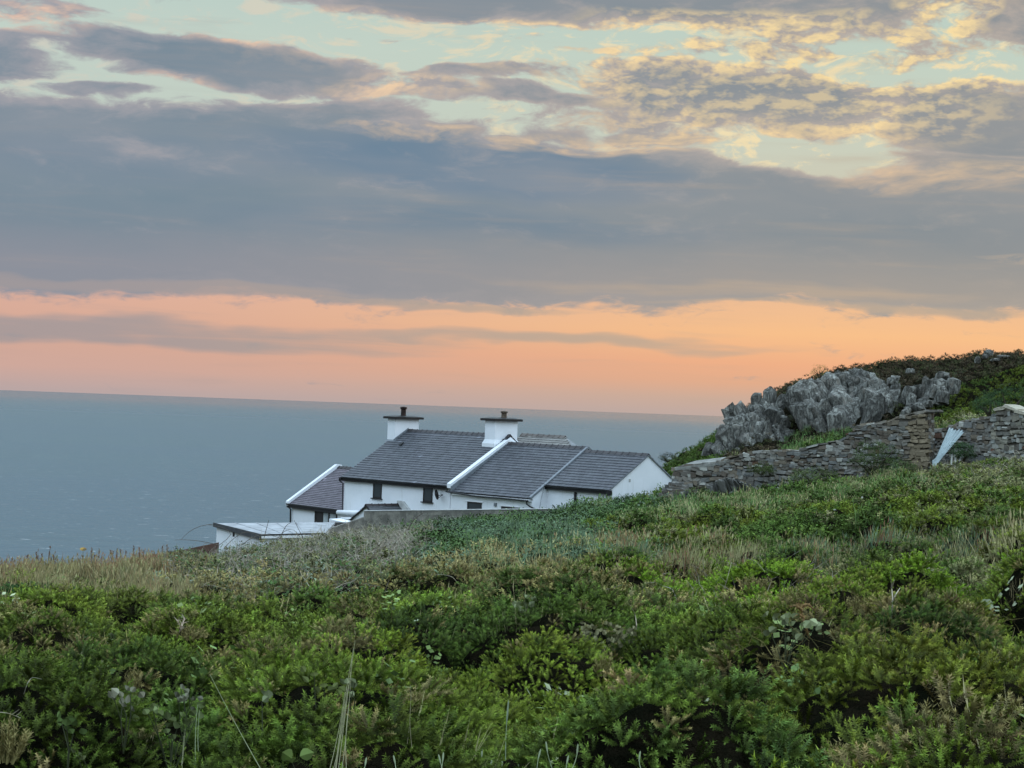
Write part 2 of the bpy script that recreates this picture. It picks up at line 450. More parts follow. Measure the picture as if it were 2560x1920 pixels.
# ================================================================ terrain
CC = [-900, 0, 400, 640, 900, 1280, 1527, 1700, 1800, 1920, 2060, 2240, 2400, 2480, 2560, 3000, 3500]
DD = [2.0, 3.0, 4.0, 5.5, 8, 12, 18, 27, 40, 55, 70, 85, 98, 112, 124, 136, 152, 240, 330]
Zn = lambda z: ('z', z)
TAB = {
 -900: [4200, 2900, 2300, 1960, 1790, 1670, 1590, 1535, 1500, Zn(-6.2), Zn(-9.5), Zn(-14), Zn(-19), Zn(-25), Zn(-31), Zn(-37), Zn(-46), Zn(-66), Zn(-70)],
 0:    [4100, 2800, 2220, 1925, 1760, 1650, 1575, 1512, 1465, 1438, Zn(-7.4), Zn(-11.5), Zn(-16), Zn(-22), Zn(-28), Zn(-34), Zn(-43), Zn(-66), Zn(-70)],
 400:  [4100, 2800, 2220, 1925, 1760, 1655, 1575, 1507, 1454, 1426, 1413, Zn(-9.0), Zn(-12.5), Zn(-17), Zn(-22), Zn(-28), Zn(-38), Zn(-66), Zn(-70)],
 640:  [4100, 2800, 2220, 1925, 1765, 1660, 1580, 1505, 1448, 1410, 1388, Zn(-7.6), Zn(-8.0), Zn(-9.6), Zn(-14), Zn(-20), Zn(-32), Zn(-66), Zn(-70)],
 900:  [4100, 2800, 2220, 1925, 1765, 1655, 1570, 1490, 1428, 1386, 1358, 1340, Zn(-7.6), Zn(-8.0), Zn(-10), Zn(-15), Zn(-34), Zn(-64), Zn(-70)],
 1280: [4100, 2780, 2210, 1920, 1755, 1640, 1548, 1462, 1396, 1352, 1323, 1304, Zn(-6.4), Zn(-7.6), Zn(-9), Zn(-13), Zn(-30), Zn(-62), Zn(-70)],
 1527: [4100, 2760, 2200, 1915, 1745, 1620, 1520, 1435, 1370, 1325, 1295, 1268, Zn(-5.0), Zn(-5.6), Zn(-7), Zn(-10), Zn(-25), Zn(-60), Zn(-70)],
 1700: [4050, 2750, 2195, 1912, 1738, 1608, 1505, 1425, 1358, 1305, 1290, 1258, 1215, 1178, 1140, 1140, Zn(-8), Zn(-58), Zn(-70)],
 1800: [4020, 2735, 2187, 1909, 1731, 1598, 1495, 1413, 1346, 1292, 1276, 1242, 1190, 1150, 1098, 1092, 1096, Zn(-56), Zn(-70)],
 1920: [4000, 2720, 2180, 1905, 1725, 1590, 1485, 1402, 1335, 1280, 1262, 1222, 1160, 1126, 1012, 982, 986, Zn(-54), Zn(-70)],
 2060: [3975, 2710, 2172, 1902, 1718, 1579, 1470, 1386, 1318, 1260, 1240, 1202, 1140, 1094, 975, 938, 936, Zn(-52), Zn(-70)],
 2240: [3950, 2700, 2165, 1900, 1710, 1568, 1455, 1370, 1300, 1238, 1218, 1184, 1120, 1066, 955, 912, 908, Zn(-50), Zn(-70)],
 2400: [3925, 2675, 2158, 1896, 1702, 1558, 1440, 1351, 1279, 1219, 1197, 1154, 1088, 1033, 943, 902, 900, Zn(-48), Zn(-70)],
 2480: [3912, 2662, 2154, 1894, 1698, 1553, 1432, 1341, 1268, 1209, 1185, 1140, 1071, 1016, 938, 884, 884, Zn(-47), Zn(-70)],
 2560: [3900, 2650, 2150, 1892, 1695, 1548, 1425, 1332, 1258, 1200, 1173, 1126, 1055, 1005, 935, 896, 888, Zn(-45), Zn(-70)],
 3000: [3850, 2600, 2130, 1880, 1670, 1515, 1390, 1290, 1205, 1140, 1085, 1035, 980, 930, 880, 850, 835, Zn(-40), Zn(-70)],
 3500: [3850, 2600, 2130, 1870, 1650, 1490, 1360, 1250, 1160, 1090, 1030, 980, 930, 880, 840, 820, 805, Zn(-36), Zn(-70)],
}
ZT = np.zeros((len(CC), len(DD)))
for i, c in enumerate(CC):
    for j, D in enumerate(DD):
        q = TAB[c][j]
        ZT[i, j] = q[1] if isinstance(q, tuple) else at(c, q, D)[2]
LD = np.log(DD)
NC, ND = 221, 260
cg = np.linspace(CC[0], CC[-1], NC); dg = np.linspace(LD[0], LD[-1], ND)
tmp = np.array([np.interp(dg, LD, ZT[i]) for i in range(len(CC))])
ZG = np.array([np.interp(cg, CC, tmp[:, j]) for j in range(ND)]).T
def blur(A, n, ax):
    for _ in range(n):
        B = np.pad(A, [(1, 1) if k == ax else (0, 0) for k in range(2)], mode='edge')
        A = (np.take(B, range(0, A.shape[ax]), ax) + 2 * np.take(B, range(1, A.shape[ax] + 1), ax) + np.take(B, range(2, A.shape[ax] + 2), ax)) / 4
    return A
ZG = blur(blur(ZG, 5, 0), 4, 1)

def vnoise(x, y, seed=0):
    """smooth value noise in [-1, 1]"""
    xi = np.floor(x).astype(np.int64); yi = np.floor(y).astype(np.int64)
    fx = x - xi; fy = y - yi; fx = fx * fx * (3 - 2 * fx); fy = fy * fy * (3 - 2 * fy)
    def h(a, b):
        n = (a * 374761393 + b * 668265263 + seed * 1442695041) & 0x7fffffff
        n = ((n ^ (n >> 13)) * 1274126177) & 0x7fffffff
        return ((n ^ (n >> 16)) & 0xffff) / 32767.5 - 1
    return (h(xi, yi) * (1 - fx) + h(xi + 1, yi) * fx) * (1 - fy) + (h(xi, yi + 1) * (1 - fx) + h(xi + 1, yi + 1) * fx) * fy

def surf(x, y):
    """height of the plant canopy's mean surface"""
    x = np.asarray(x, float); y = np.maximum(np.asarray(y, float), DD[0])
    c = np.clip(1280 + FPX * x / y, CC[0], CC[-1] - 1e-3); l = np.clip(np.log(y), LD[0], LD[-1] - 1e-6)
    a = (c - CC[0]) / (CC[-1] - CC[0]) * (NC - 1); b = (l - LD[0]) / (LD[-1] - LD[0]) * (ND - 1)
    i = np.clip(a.astype(int), 0, NC - 2); j = np.clip(b.astype(int), 0, ND - 2); fa = a - i; fb = b - j
    return (ZG[i, j] * (1 - fa) + ZG[i + 1, j] * fa) * (1 - fb) + (ZG[i, j + 1] * (1 - fa) + ZG[i + 1, j + 1] * fa) * fb
def under(y):                       # how far the soil lies below the canopy
    return np.interp(y, [2, 6, 12, 30, 100, 140], [0.62, 0.6, 0.5, 0.40, 0.30, 0.22])
def soil(x, y):
    return surf(x, y) - under(y) + 0.05 * vnoise(np.asarray(x) * 1.3, np.asarray(y) * 1.3, 3)

# the terrain mesh: a fan reaching from behind the camera to the foot of the cliffs
cols = np.linspace(CC[0] - 0, CC[-1], 200); rows = np.exp(np.linspace(math.log(2.0), math.log(330), 210))
gx = (cols[:, None] - 1280) / FPX * rows[None, :]; gy = np.repeat(rows[None, :], len(cols), 0)
gz = soil(gx, gy)
# widen on both sides and behind so that the land goes on outside the picture
ext = 40
L = []
xl = gx[0] ; xr = gx[-1]
for k in range(ext, 0, -1):
    w = (k / ext) ** 1.5 * 60.0
    L.append(np.stack([xl - w, rows, gz[0] - 0.01 * w], 1))
mid = [np.stack([gx[i], gy[i], gz[i]], 1) for i in range(len(cols))]
Rr = []
for k in range(1, ext + 1):
    w = (k / ext) ** 1.5 * 60.0
    Rr.append(np.stack([xr + w, rows, gz[-1] + np.minimum(0.02 * w, 1) - 0.02], 1))
allc = L + mid + Rr
A = np.stack(allc)                                    # (cols, rows, 3)
back = A[:, 0:1, :].copy(); back[:, :, 1] -= 30.0; back[:, :, 2] = back[:, :, 2] * 0.4 - 1.2
near = A[:, 0:1, :].copy(); near[:, :, 1] = 0.0; near[:, :, 2] = A[:, 0:1, 2] * 0.5 - 1.0
A = np.concatenate([back, near, A], 1)
nc, nr = A.shape[:2]
idx = np.arange(nc * nr).reshape(nc, nr)
Fq = np.stack([idx[:-1, :-1], idx[1:, :-1], idx[1:, 1:], idx[:-1, 1:]], -1).reshape(-1, 4)
ground = mesh_np('ground', A.reshape(-1, 3), Fq, M_SOIL, smooth=True)
tag(ground, 'rough heath ground sloping down to the sea', kind='structure')

# ================================================================ sea
SEA_Z = -58.0
def _sea(gg, b):
    v = P(gg)
    n1 = gg.noise(scaled(gg, v, 0.020, 0.045, 1), 1.0, 6.0, 0.6, 0.3)
    n2 = gg.noise(scaled(gg, v, 0.15, 0.40, 1), 1.0, 5.0, 0.65, 0.2)
    n4 = gg.noise(scaled(gg, v, 0.0011, 0.0022, 1), 1.0, 4.0, 0.6)
    c = gg.mix(gg.ramp(n1, 0.3, 0.7), (0.026, 0.066, 0.088, 1), (0.046, 0.092, 0.110, 1))
    c = gg.mix((gg.ramp(n2, 0.48, 0.66) * 0.6).clamp(), c, (0.095, 0.145, 0.160, 1))  # light and dark of the ripples put into the base colour
    n5 = gg.noise(scaled(gg, v, 0.006, 0.030, 1), 1.0, 4.0, 0.6, 0.4)
    c = gg.mix((gg.ramp(n5, 0.5, 0.7) * 0.35).clamp(), c, (0.070, 0.120, 0.140, 1))
    c = gg.mix(gg.ramp(n4, 0.35, 0.65), c, (0.042, 0.084, 0.110, 1))
    foam = gg.ramp(gg.noise(scaled(gg, v, 0.11, 0.30, 1), 1.0, 5.0, 0.72, 0.2), 0.645, 0.67)
    c = gg.mix((foam * 0.8).clamp(), c, (0.72, 0.76, 0.78, 1))
    gg.put(b.inputs['Base Color'], c)
    ln = gg.new('ShaderNodeVectorMath', operation='LENGTH'); gg.put(ln.inputs[0], v); dist_ = E(gg, ln.outputs['Value'])
    gg.put(b.inputs['Roughness'], 0.32 - gg.ramp(dist_, 600.0, 15000.0) * 0.17); b.inputs['Specular IOR Level'].default_value = 0.27; b.inputs['IOR'].default_value = 1.33
    bump(gg, b, n2 * 1.0 + n1 * 2.0, 0.5, 2.0)
M_SEA = material('sea_water', _sea)
Rs = [0.0, 120, 260, 500, 900, 1600, 3000, 6000, 12000, 24000, 45000]
V = [(0, 0, SEA_Z)]; Fs = []
NS = 96
for r in Rs[1:]:
    for k in range(NS): V.append((r * math.cos(2 * math.pi * k / NS), r * math.sin(2 * math.pi * k / NS), SEA_Z))
for k in range(NS): Fs.append((0, 1 + k, 1 + (k + 1) % NS))
for i in range(len(Rs) - 2):
    for k in range(NS):
        a = 1 + i * NS + k; b_ = 1 + i * NS + (k + 1) % NS
        Fs.append((a, a + NS, b_ + NS, b_))
me = bpy.data.meshes.new('sea'); me.from_pydata(V, [], Fs); me.materials.append(M_SEA)
sea = bpy.data.objects.new('sea', me); COL.objects.link(sea)
tag(sea, 'grey blue sea flecked with small white waves', kind='structure')

# ================================================================ the cottage
class Frame:
    """local axes of a building: s along the long wall, t into the building, z up"""
    def __init__(s, origin, ang):
        A = math.radians(ang)
        s.O = np.array([origin[0], origin[1], 0.0]); s.a = np.array([math.sin(A), math.cos(A), 0.0]); s.b = np.array([math.cos(A), -math.sin(A), 0.0]); s.z = np.array([0, 0, 1.0])
    def p(s, S_, T, Z): return s.O + s.a * S_ + s.b * T + s.z * Z
    def d(s, S_, T, Z): return s.a * S_ + s.b * T + s.z * Z
    def box(s, mb, s0, s1, t0, t1, z0, z1, c=(1, 1, 1)): return mb.box(s.p(s0, t0, z0), s.d(s1 - s0, 0, 0), s.d(0, t1 - t0, 0), s.d(0, 0, z1 - z0), c)

def slates(fr, s0, s1, t0, z0, t1, z1, base, cw=0.28, rh=0.225, seed=1, clip=None, th=0.014, gap=0.004):
    """one roof slope of separate overlapping slates from the eave (t0,z0) to the ridge (t1,z1)"""
    r = np.random.default_rng(seed)
    L_ = math.hypot(t1 - t0, z1 - z0); dt, dz_ = (t1 - t0) / L_, (z1 - z0) / L_
    nt, nz = -dz_, dt
    if nz < 0: nt, nz = -nt, -nz
    mb = MB()
    # boarding under the slates
    mb.prism([fr.p(s0, t0, z0), fr.p(s1, t0, z0), fr.p(s1, t1, z1), fr.p(s0, t1, z1)] if clip is None else [fr.p(a_, t0 + dt * l_, z0 + dz_ * l_) for a_, l_ in clip], -fr.d(0, nt, nz) * 0.05, tuple(x * 0.25 for x in base))
    n = max(1, int(L_ / rh)); rh = L_ / n
    for i in range(n):
        l0 = i * rh; l1 = min(L_, l0 + rh * 1.08)
        a0, a1 = s0, s1
        if clip is not None:
            a0, a1 = clip_span(clip, l0 + rh * 0.5)
            if a1 - a0 < 0.1: continue
        off = (i % 2) * cw * 0.5
        x = a0 - off + r.uniform(-0.02, 0.02)
        rowk = r.uniform(0.93, 1.07)
        while x < a1:
            xa, xb = max(x + gap, a0), min(x + cw - gap, a1)
            x += cw
            if xb - xa < 0.03: continue
            k = rowk * r.uniform(0.80, 1.16); 
            c = (base[0] * k, base[1] * k * r.uniform(0.98, 1.02), base[2] * k)
            if r.random() < 0.004: c = tuple(min(0.5, q * 2.0) for q in c)
            h1 = th + 0.012 + r.uniform(0, 0.006); h0 = 0.004
            la = l0 - 0.012 + r.uniform(-0.006, 0.006)
            q = [(xa, la, h1), (xb, la, h1), (xb, l1, h0), (xa, l1, h0)]
            V = [fr.p(s_, t0 + dt * l_, z0 + dz_ * l_) + fr.d(0, nt, nz) * h_ for s_, l_, h_ in q]
            V += [v - fr.d(0, nt, nz) * (th + 0.018) for v in V[:2]]
            mb.add(V, [(0, 1, 2, 3)], c); n_ = len(mb.v)
            mb.add([V[4], V[5], V[1], V[0]], [(0, 1, 2, 3)], tuple(q_ * 0.2 for q_ in c))  # tail face darkened to paint the shadow line of each course
    return mb
def clip_span(poly, l):
    xs = []
    for (s0, l0), (s1, l1) in zip(poly, poly[1:] + poly[:1]):
        if (l0 - l) * (l1 - l) < 0: xs.append(s0 + (s1 - s0) * (l - l0) / (l1 - l0))
    return (min(xs), max(xs)) if len(xs) >= 2 else (0, 0)

def ridge_tiles(fr, s0, s1, t, z, pitch, base, seed=3, size=0.45, w=0.17, along='s'):
    mb = MB(); r = np.random.default_rng(seed)
    n = max(1, round((s1 - s0) / size)); size = (s1 - s0) / n
    for i in range(n):
        a = s0 + i * size; b_ = a + size * 1.0
        k = r.uniform(0.75, 1.2); c = tuple(q * k for q in base)
        dz0 = r.uniform(-0.006, 0.006)
        for (x0, x1, lift) in ((a, b_ - 0.02, 0.0), (b_ - 0.055, b_ + 0.012, 0.022)):
            prof = [(-w, -w * pitch), (-w * 0.45, -w * 0.22 * pitch + 0.0), (0, 0.045), (w * 0.45, -w * 0.22 * pitch), (w, -w * pitch)]
            V = []
            for x in (x0, x1):
                for (q, h) in prof:
                    V.append(fr.p(x, t + q, z + h + 0.035 + lift + dz0) if along == 's' else fr.p(t + q, x, z + h + 0.035 + lift + dz0))
            for x in (x0, x1):
                for (q, h) in prof:
                    V.append(fr.p(x, t + q * 0.85, z + h - 0.0 + lift + dz0) if along == 's' else fr.p(t + q * 0.85, x, z + h + lift + dz0))
            m = len(prof)
            F = [(k_, k_ + 1, m + k_ + 1, m + k_) for k_ in range(m - 1)]
            F += [tuple([k_ for k_ in range(m)] + [2 * m + k_ for k_ in range(m - 1, -1, -1)]), tuple([m + k_ for k_ in range(m)] + [3 * m + k_ for k_ in range(m - 1, -1, -1)])]
            mb.add(V, F, c)
    return mb

H = Frame(at(1527, 1222, 95), -43.0)
house = empty('cottage', H.p(5, 2, -6.5), 'long low white rendered cottage with grey slate roofs and two big white chimneys', 'cottage')
def part(o, parent=house):
    o.parent = parent
    o.matrix_parent_inverse = Matrix.Translation(-Vector(parent.location)) if parent is house else Matrix.Identity(4)
    return o
def sub(o, parent):
    o.parent = parent
    return o
SL = (0.076, 0.081, 0.093)
RG = (0.045, 0.042, 0.045)

def gable_block(mb, fr, s0, s1, t0, t1, ze, tr, zr, zb, c=(1, 1, 1)):
    """walls of one range: prism with a gabled top"""
    mb.prism([fr.p(s0, t0, zb), fr.p(s0, t0, ze), fr.p(s0, tr, zr), fr.p(s0, t1, ze), fr.p(s0, t1, zb)], fr.d(s1 - s0, 0, 0), c)

# --- ranges: (s0, s1, wall t, back wall t, eave z, ridge t, ridge z, ground z)
R3 = dict(s0=0.58, s1=5.14, t0=0.6, t1=5.90, ze=-3.99, tr=3.25, zr=-2.30, zb=-7.5)
R2 = dict(s0=5.12, s1=11.50, t0=-.45, t1=7.2, ze=-4.68, tr=3.46, zr=-2.14, zb=-8.0)
R1 = dict(s0=11.55, s1=20.80, t0=-.45, t1=8.0, ze=-4.40, tr=3.85, zr=-1.72, zb=-9.5)
for nm, r_, lab in (('wall', R3, 'white rendered end gable wall'), ('wall', R2, None), ('wall', R1, None)):
    mb = MB(); gable_block(mb, H, r_['s0'], r_['s1'], r_['t0'], r_['t1'], r_['ze'], r_['tr'], r_['zr'], r_['zb'])
    o = part(mb.build(nm, M_RENDER));
    if lab: o['label'] = lab

def roof_pair(r_, over, name, base, seed, hang=0.16, s0x=0.0, s1x=0.0, front=True, back=True, cw=0.25):
    """front and back slopes as one roof part; over = lift above the wall prism"""
    sl = (r_['zr'] - r_['ze']) / (r_['tr'] - r_['t0'])
    zl = over
    mb = slates(H, r_['s0'] + s0x, r_['s1'] + s1x, r_['t0'] - hang, r_['ze'] - hang * sl + zl, r_['tr'], r_['zr'] + zl, base, seed=seed, cw=cw)
    m2 = slates(H, r_['s0'] + s0x, r_['s1'] + s1x, r_['t1'] + hang, r_['ze'] - hang * sl + zl, r_['tr'] + 0.001, r_['zr'] + zl, base, seed=seed + 50, cw=cw * 2, rh=0.38)
    n = len(mb.v); mb.v += m2.v; mb.c += m2.c; mb.f += [tuple(i + n for i in f) for f in m2.f]
    o = part(mb.build(name, M_SLATE, fix=False))
    rt = ridge_tiles(H, r_['s0'] + s0x, r_['s1'] + s1x, r_['tr'], r_['zr'] + zl, abs(sl), RG, seed)
    sub(rt.build('ridge_tiles', M_SLATE), o)
    return o, sl
r3, sl3 = roof_pair(R3, 0.06, 'roof', SL, 11, s0x=-0.06, s1x=0.0)
r2, sl2 = roof_pair(R2, 0.07, 'roof', SL, 12, s0x=-0.03, s1x=0.0)
r1, sl1 = roof_pair(R1, 0.07, 'roof', SL, 13, s0x=0.02, s1x=0.14)
sub(MB().prism([H.p(19.45, 2.35, R1['ze'] + 2.8 * sl1 + 0.14), H.p(19.25, 2.35, R1['ze'] + 2.8 * sl1 + 0.14), H.p(19.25, 2.6, R1['ze'] + 3.05 * sl1 + 0.14), H.p(19.4, 2.6, R1['ze'] + 3.05 * sl1 + 0.14)], (0, 0, 0.05)).build('roof_vent', M_BLACK), r1)

# lead strip and raised edge where the middle range meets the end range
mb = MB()
e0_ = H.p(R2['s0'] - 0.05, R2['t0'] - 0.16, R2['ze'] - 0.16 * sl2 + 0.02); e1_ = H.p(R2['s0'] - 0.05, R2['tr'], R2['zr'] + 0.02)
mb.prism([e0_, e1_, e1_ + H.d(0, 0, 0.13), e0_ + H.d(0, 0, 0.13)], H.d(0.16, 0, 0), (1, 1, 1))
e2_ = H.p(R2['s0'] - 0.05, R2['t1'] + 0.16, R2['ze'] - 0.16 * sl2 + 0.02)
mb.prism([e1_, e2_, e2_ + H.d(0, 0, 0.13), e1_ + H.d(0, 0, 0.13)], H.d(0.16, 0, 0), (1, 1, 1))
part(mb.build('verge', M_LEAD))
# dark verge edge on the far gable and on the end gable
mb = MB()
for (s_, r_, sl) in ((0.515, R3, sl3),):
    for (ta, tb) in ((r_['t0'] - 0.16, r_['tr']), (r_['t1'] + 0.16, r_['tr'])):
        a_ = H.p(s_, ta, r_['ze'] - 0.16 * sl); b_ = H.p(s_, tb, r_['zr'])
        mb.prism([a_, b_, b_ + H.d(0, 0, 0.07), a_ + H.d(0, 0, 0.07)], H.d(0.05, 0, 0), (1, 1, 1))
part(mb.build('verge', M_LEAD))

# white raised gable coping between main and middle range, with its grey flank
def coping(fr, s0, s1, pts, h, w_up, name, mat, parent):
    mb = MB()
    for (ta, za), (tb, zb) in zip(pts[:-1], pts[1:]):
        mb.prism([fr.p(s0, ta, za), fr.p(s0, tb, zb), fr.p(s0, tb, zb + h), fr.p(s0, ta, za + h)], fr.d(s1 - s0, 0, 0))
    return mb.build(name, mat)
zc0 = R1['ze'] - 0.22 * sl1
cp = [(R1['t0'] - 0.22, zc0), (R1['tr'] - 0.42, R1['zr'] - 0.40), (R1['tr'] + 1.2, R1['zr'] - 0.72), (R1['t1'] + 0.2, R1['ze'] - 0.1)]
o = part(coping(H, 11.30, 11.60, cp, 0.24, 0, 'gable_coping', M_RENDER, house)); o['label'] = 'white raised coping running up between two slate roofs'
mb = MB()
for (ta, za), (tb, zb) in zip(cp[:1] + cp[1:2], cp[1:2] + cp[2:3]):
    mb.prism([H.p(11.24, ta, za - 0.32), H.p(11.24, tb, zb - 0.32), H.p(11.24, tb, zb + 0.10), H.p(11.24, ta, za + 0.10)], H.d(0.06, 0, 0))
part(mb.build('flashing', M_LEAD))

# --- chimneys
def chimney(s0, s1, t0, t1, zb, zt, label, pot_s, pot_t, pot_h, mat_pot, flare):
    mb = MB()
    H.box(mb, s0, s1, t0, t1, zb + 0.0, zt)
    if flare:                          # flared foot
        f = 0.10; zf = flare
        V = [H.p(s0 - f, t0 - f, zf - 0.16), H.p(s1 + f, t0 - f, zf - 0.16), H.p(s1 + f, t1 + f, zf - 0.16), H.p(s0 - f, t1 + f, zf - 0.16),
             H.p(s0 - .003, t0 - .003, zf + 0.06), H.p(s1 + .003, t0 - .003, zf + 0.06), H.p(s1 + .003, t1 + .003, zf + 0.06), H.p(s0 - .003, t1 + .003, zf + 0.06)]
        V += [v - H.d(0, 0, 1.1) for v in V[:4]]
        mb.add(V, [(0, 1, 5, 4), (1, 2, 6, 5), (2, 3, 7, 6), (3, 0, 4, 7), (8, 9, 1, 0), (9, 10, 2, 1), (10, 11, 3, 2), (11, 8, 0, 3)])
    st_ = part(mb.build('chimney', M_RENDER)); st_['label'] = label
    mb = MB(); o_ = 0.20
    H.box(mb, s0 - o_, s1 + o_, t0 - o_, t1 + o_, zt + .003, zt + 0.13)
    top_ = [H.p(s0 - o_ + .02, t0 - o_ + .02, zt + 0.131), H.p(s1 + o_ - .02, t0 - o_ + .02, zt + 0.131), H.p(s1 + o_ - .02, t1 + o_ - .02, zt + 0.131), H.p(s0 - o_ + .02, t1 + o_ - .02, zt + 0.131)]
    m_ = 0.30
    top_ += [H.p(s0 + m_ - .2, t0 + m_, zt + 0.20), H.p(s1 - m_ + .2, t0 + m_, zt + 0.20), H.p(s1 - m_ + .2, t1 - m_, zt + 0.20), H.p(s0 + m_ - .2, t1 - m_, zt + 0.20)]
    mb.add(top_, [(0, 1, 5, 4), (1, 2, 6, 5), (2, 3, 7, 6), (3, 0, 4, 7), (4, 5, 6, 7)])
    sub(mb.build('chimney_cap', M_DARKWOOD), st_)
    zb_ = zt + 0.19; c_ = H.p(pot_s, pot_t, 0)
    prof = [(0.175, 0), (0.165, 0.04), (0.15, 0.07), (0.145, pot_h * 0.72), (0.20, pot_h * 0.76), (0.205, pot_h * 0.84), (0.17, pot_h * 0.86), (0.205, pot_h * 0.90), (0.19, pot_h), (0.0, pot_h + 0.03)]
    mb = MB(); n = 16; V = []; F = []
    for (r_, z_) in prof:
        for k in range(n): V.append((c_[0] + r_ * math.cos(2 * math.pi * k / n), c_[1] + r_ * math.sin(2 * math.pi * k / n), zb_ + z_))
    for i in range(len(prof) - 1):
        for k in range(n): F.append((i * n + k, i * n + (k + 1) % n, (i + 1) * n + (k + 1) % n, (i + 1) * n + k))
    mb.add(V, F)
    pt = sub(mb.build('chimney_pot', mat_pot, smooth=False), st_)
    return st_
M_POT2 = m_plain('brown_clay', (0.10, 0.075, 0.055), 0.8, 0.2, 0.4, 12, 0.4)
chimney(20.42, 21.12, 2.86, 4.66, -2.9, -1.00, 'left chimney stack with a tall sooty pot', 20.75, 3.72, 0.52, M_RUST, 0)
chimney(11.78, 12.60, 2.86, 4.56, -2.8, -0.86, 'right chimney stack with a short brown pot and flared foot', 12.1, 3.80, 0.36, M_POT2, -1.95)
# lead apron round the first chimney
mb = MB(); zz = R1['ze'] + (2.86 + .45) * sl1
mb.prism([H.p(20.30, 2.70, zz - 0.02 - .16 * sl1 + 0.07), H.p(21.14, 2.70, zz - 0.02 - .16 * sl1 + .07), H.p(21.14, 2.858, zz + 0.09), H.p(20.30, 2.858, zz + 0.09)], H.d(0, 0, 0.03))
mb.prism([H.p(20.41, 2.75, zz + 0.02), H.p(20.41, 3.85, R1['zr'] + 0.09), H.p(20.41, 3.85, R1['zr'] + 0.22), H.p(20.41, 2.75, zz + 0.15)], H.d(-0.03, 0, 0))
part(mb.build('flashing', M_LEAD))

# --- rear range seen behind the second chimney
SL_LIT = (0.185, 0.178, 0.165)  # paler slate colour stands in for stronger light on this slope
zrr, trr = -1.60, 5.6
L5 = math.hypot(2.4, 1.35)
mb = slates(H, 7.4, 12.6, 3.2, zrr - 1.35, trr, zrr, SL_LIT, seed=31, clip=[(5.2, 0), (12.5, 0), (12.5, L5), (9.0, L5)])
rr = part(mb.build('roof', M_SLATE, fix=False)); rr['label'] = 'slate roof at the back with a hipped end, coloured paler for the light on it'
mb = MB()
mb.add([H.p(5.2, 3.2, zrr - 1.36), H.p(9.0, trr, zrr - .01), H.p(7.2, 8.0, zrr - 1.9)], [(0, 1, 2)])
mb.add([H.p(7.2, 8.0, zrr - 1.9), H.p(9.0, trr, zrr - .01), H.p(12.5, trr, zrr - .01), H.p(12.5, 8.0, zrr - 1.36)], [(0, 1, 2, 3)])
sub(mb.build('roof_slope', M_LEAD), rr)
sub(ridge_tiles(H, 9.0, 12.5, trr, zrr, 0.56, (0.10, 0.085, 0.075), 5).build('ridge_tiles', M_SLATE), rr)
mb = MB(); H.box(mb, 7.6, 12.4, 3.8, 7.2, -7.5, zrr - 1.75); part(mb.build('wall', M_RENDER))

# --- gutters, fascias, pipes
def fascia(s0, s1, t, z, h, name='fascia'):
    mb = MB(); H.box(mb, s0, s1, t - 0.03, t, z - h, z)
    o_ = part(mb.build(name, M_BLACK))
    mb = MB(); r_ = 0.06; prof = [(r_ * math.cos(a), r_ * math.sin(a)) for a in [math.pi + k * math.pi / 8 for k in range(9)]]
    V = []; 
    for x in (s0, s1):
        for (q, h_) in prof: V.append(H.p(x, t - 0.03 - r_ + q - .002, z - 0.01 + h_))
    for x in (s0, s1):
        for (q, h_) in prof: V.append(H.p(x, t - 0.03 - r_ + q * 0.86 - .002, z - 0.01 + h_ * 0.86))
    m = len(prof); F = [(k, k + 1, m + k + 1, m + k) for k in range(m - 1)] + [(2 * m + k, 3 * m + k, 3 * m + k + 1, 2 * m + k + 1) for k in range(m - 1)]
    F += [(0, m, 3 * m, 2 * m), (m - 1, 3 * m - 1, 4 * m - 1, 2 * m - 1)]
    mb.add(V, F); sub(mb.build('gutter', M_BLACK), o_)
    return o_
fascia(11.58, 20.95, R1['t0'] - 0.17, R1['ze'] - 0.16 * sl1 + 0.06, 0.20)
fascia(0.58, 5.12, R3['t0'] - 0.17, R3['ze'] - 0.16 * sl3 + 0.05, 0.20)
mb = MB(); H.box(mb, 0.48, 0.60, 0.30, 0.60, R3['ze'] - 0.32, R3['ze'] - 0.05); part(mb.build('fascia', M_BLACK))
# sagging gutter along the middle range
mb = MB(); pts = [H.p(s_, R2['t0'] - 0.24, R2['ze'] - 0.10 + dz_) for s_, dz_ in ((11.62, 0.05), (10.6, 0.0), (9.6, -0.055), (8.6, -0.06), (7.4, -0.05), (6.2, -0.06), (5.20, -0.07))]
mb.tube(pts, 0.045, 8); part(mb.build('gutter', M_BLACK))
mb = MB(); H.box(mb, 5.2, 11.4, R2['t0'] - 0.17, R2['t0'] - .002, R2['ze'] - 0.20, R2['ze'] - 0.10); part(mb.build('soffit', M_WHITEPAINT))
mb = MB(); zg = R2['ze'] - 0.19
mb.tube([H.p(5.32, R2['t0'] - 0.24, zg), H.p(5.30, R2['t0'] - 0.24, zg - 0.14), H.p(5.10, R2['t0'] - 0.16, zg - 0.27), H.p(4.86, R2['t0'] - 0.07, zg - 0.36), H.p(4.80, R2['t0'] - 0.06, zg - 0.50), H.p(4.80, R2['t0'] - 0.06, zg - 2.4)], 0.04, 8)
part(mb.build('downpipe', M_BLACK))
mb = MB(); mb.tube([H.p(3.02, 0.54, -4.33), H.p(3.02, 0.54, -6.0)], [0.075, 0.075], 8); mb.tube([H.p(3.02, 0.54, -4.33), H.p(3.02, 0.54, -4.27)], [0.09, 0.05], 8); mb.tube([H.p(3.02, 0.54, -4.62), H.p(2.8, 0.54, -4.62)], 0.03, 6)
part(mb.build('downpipe', M_DARKWOOD))
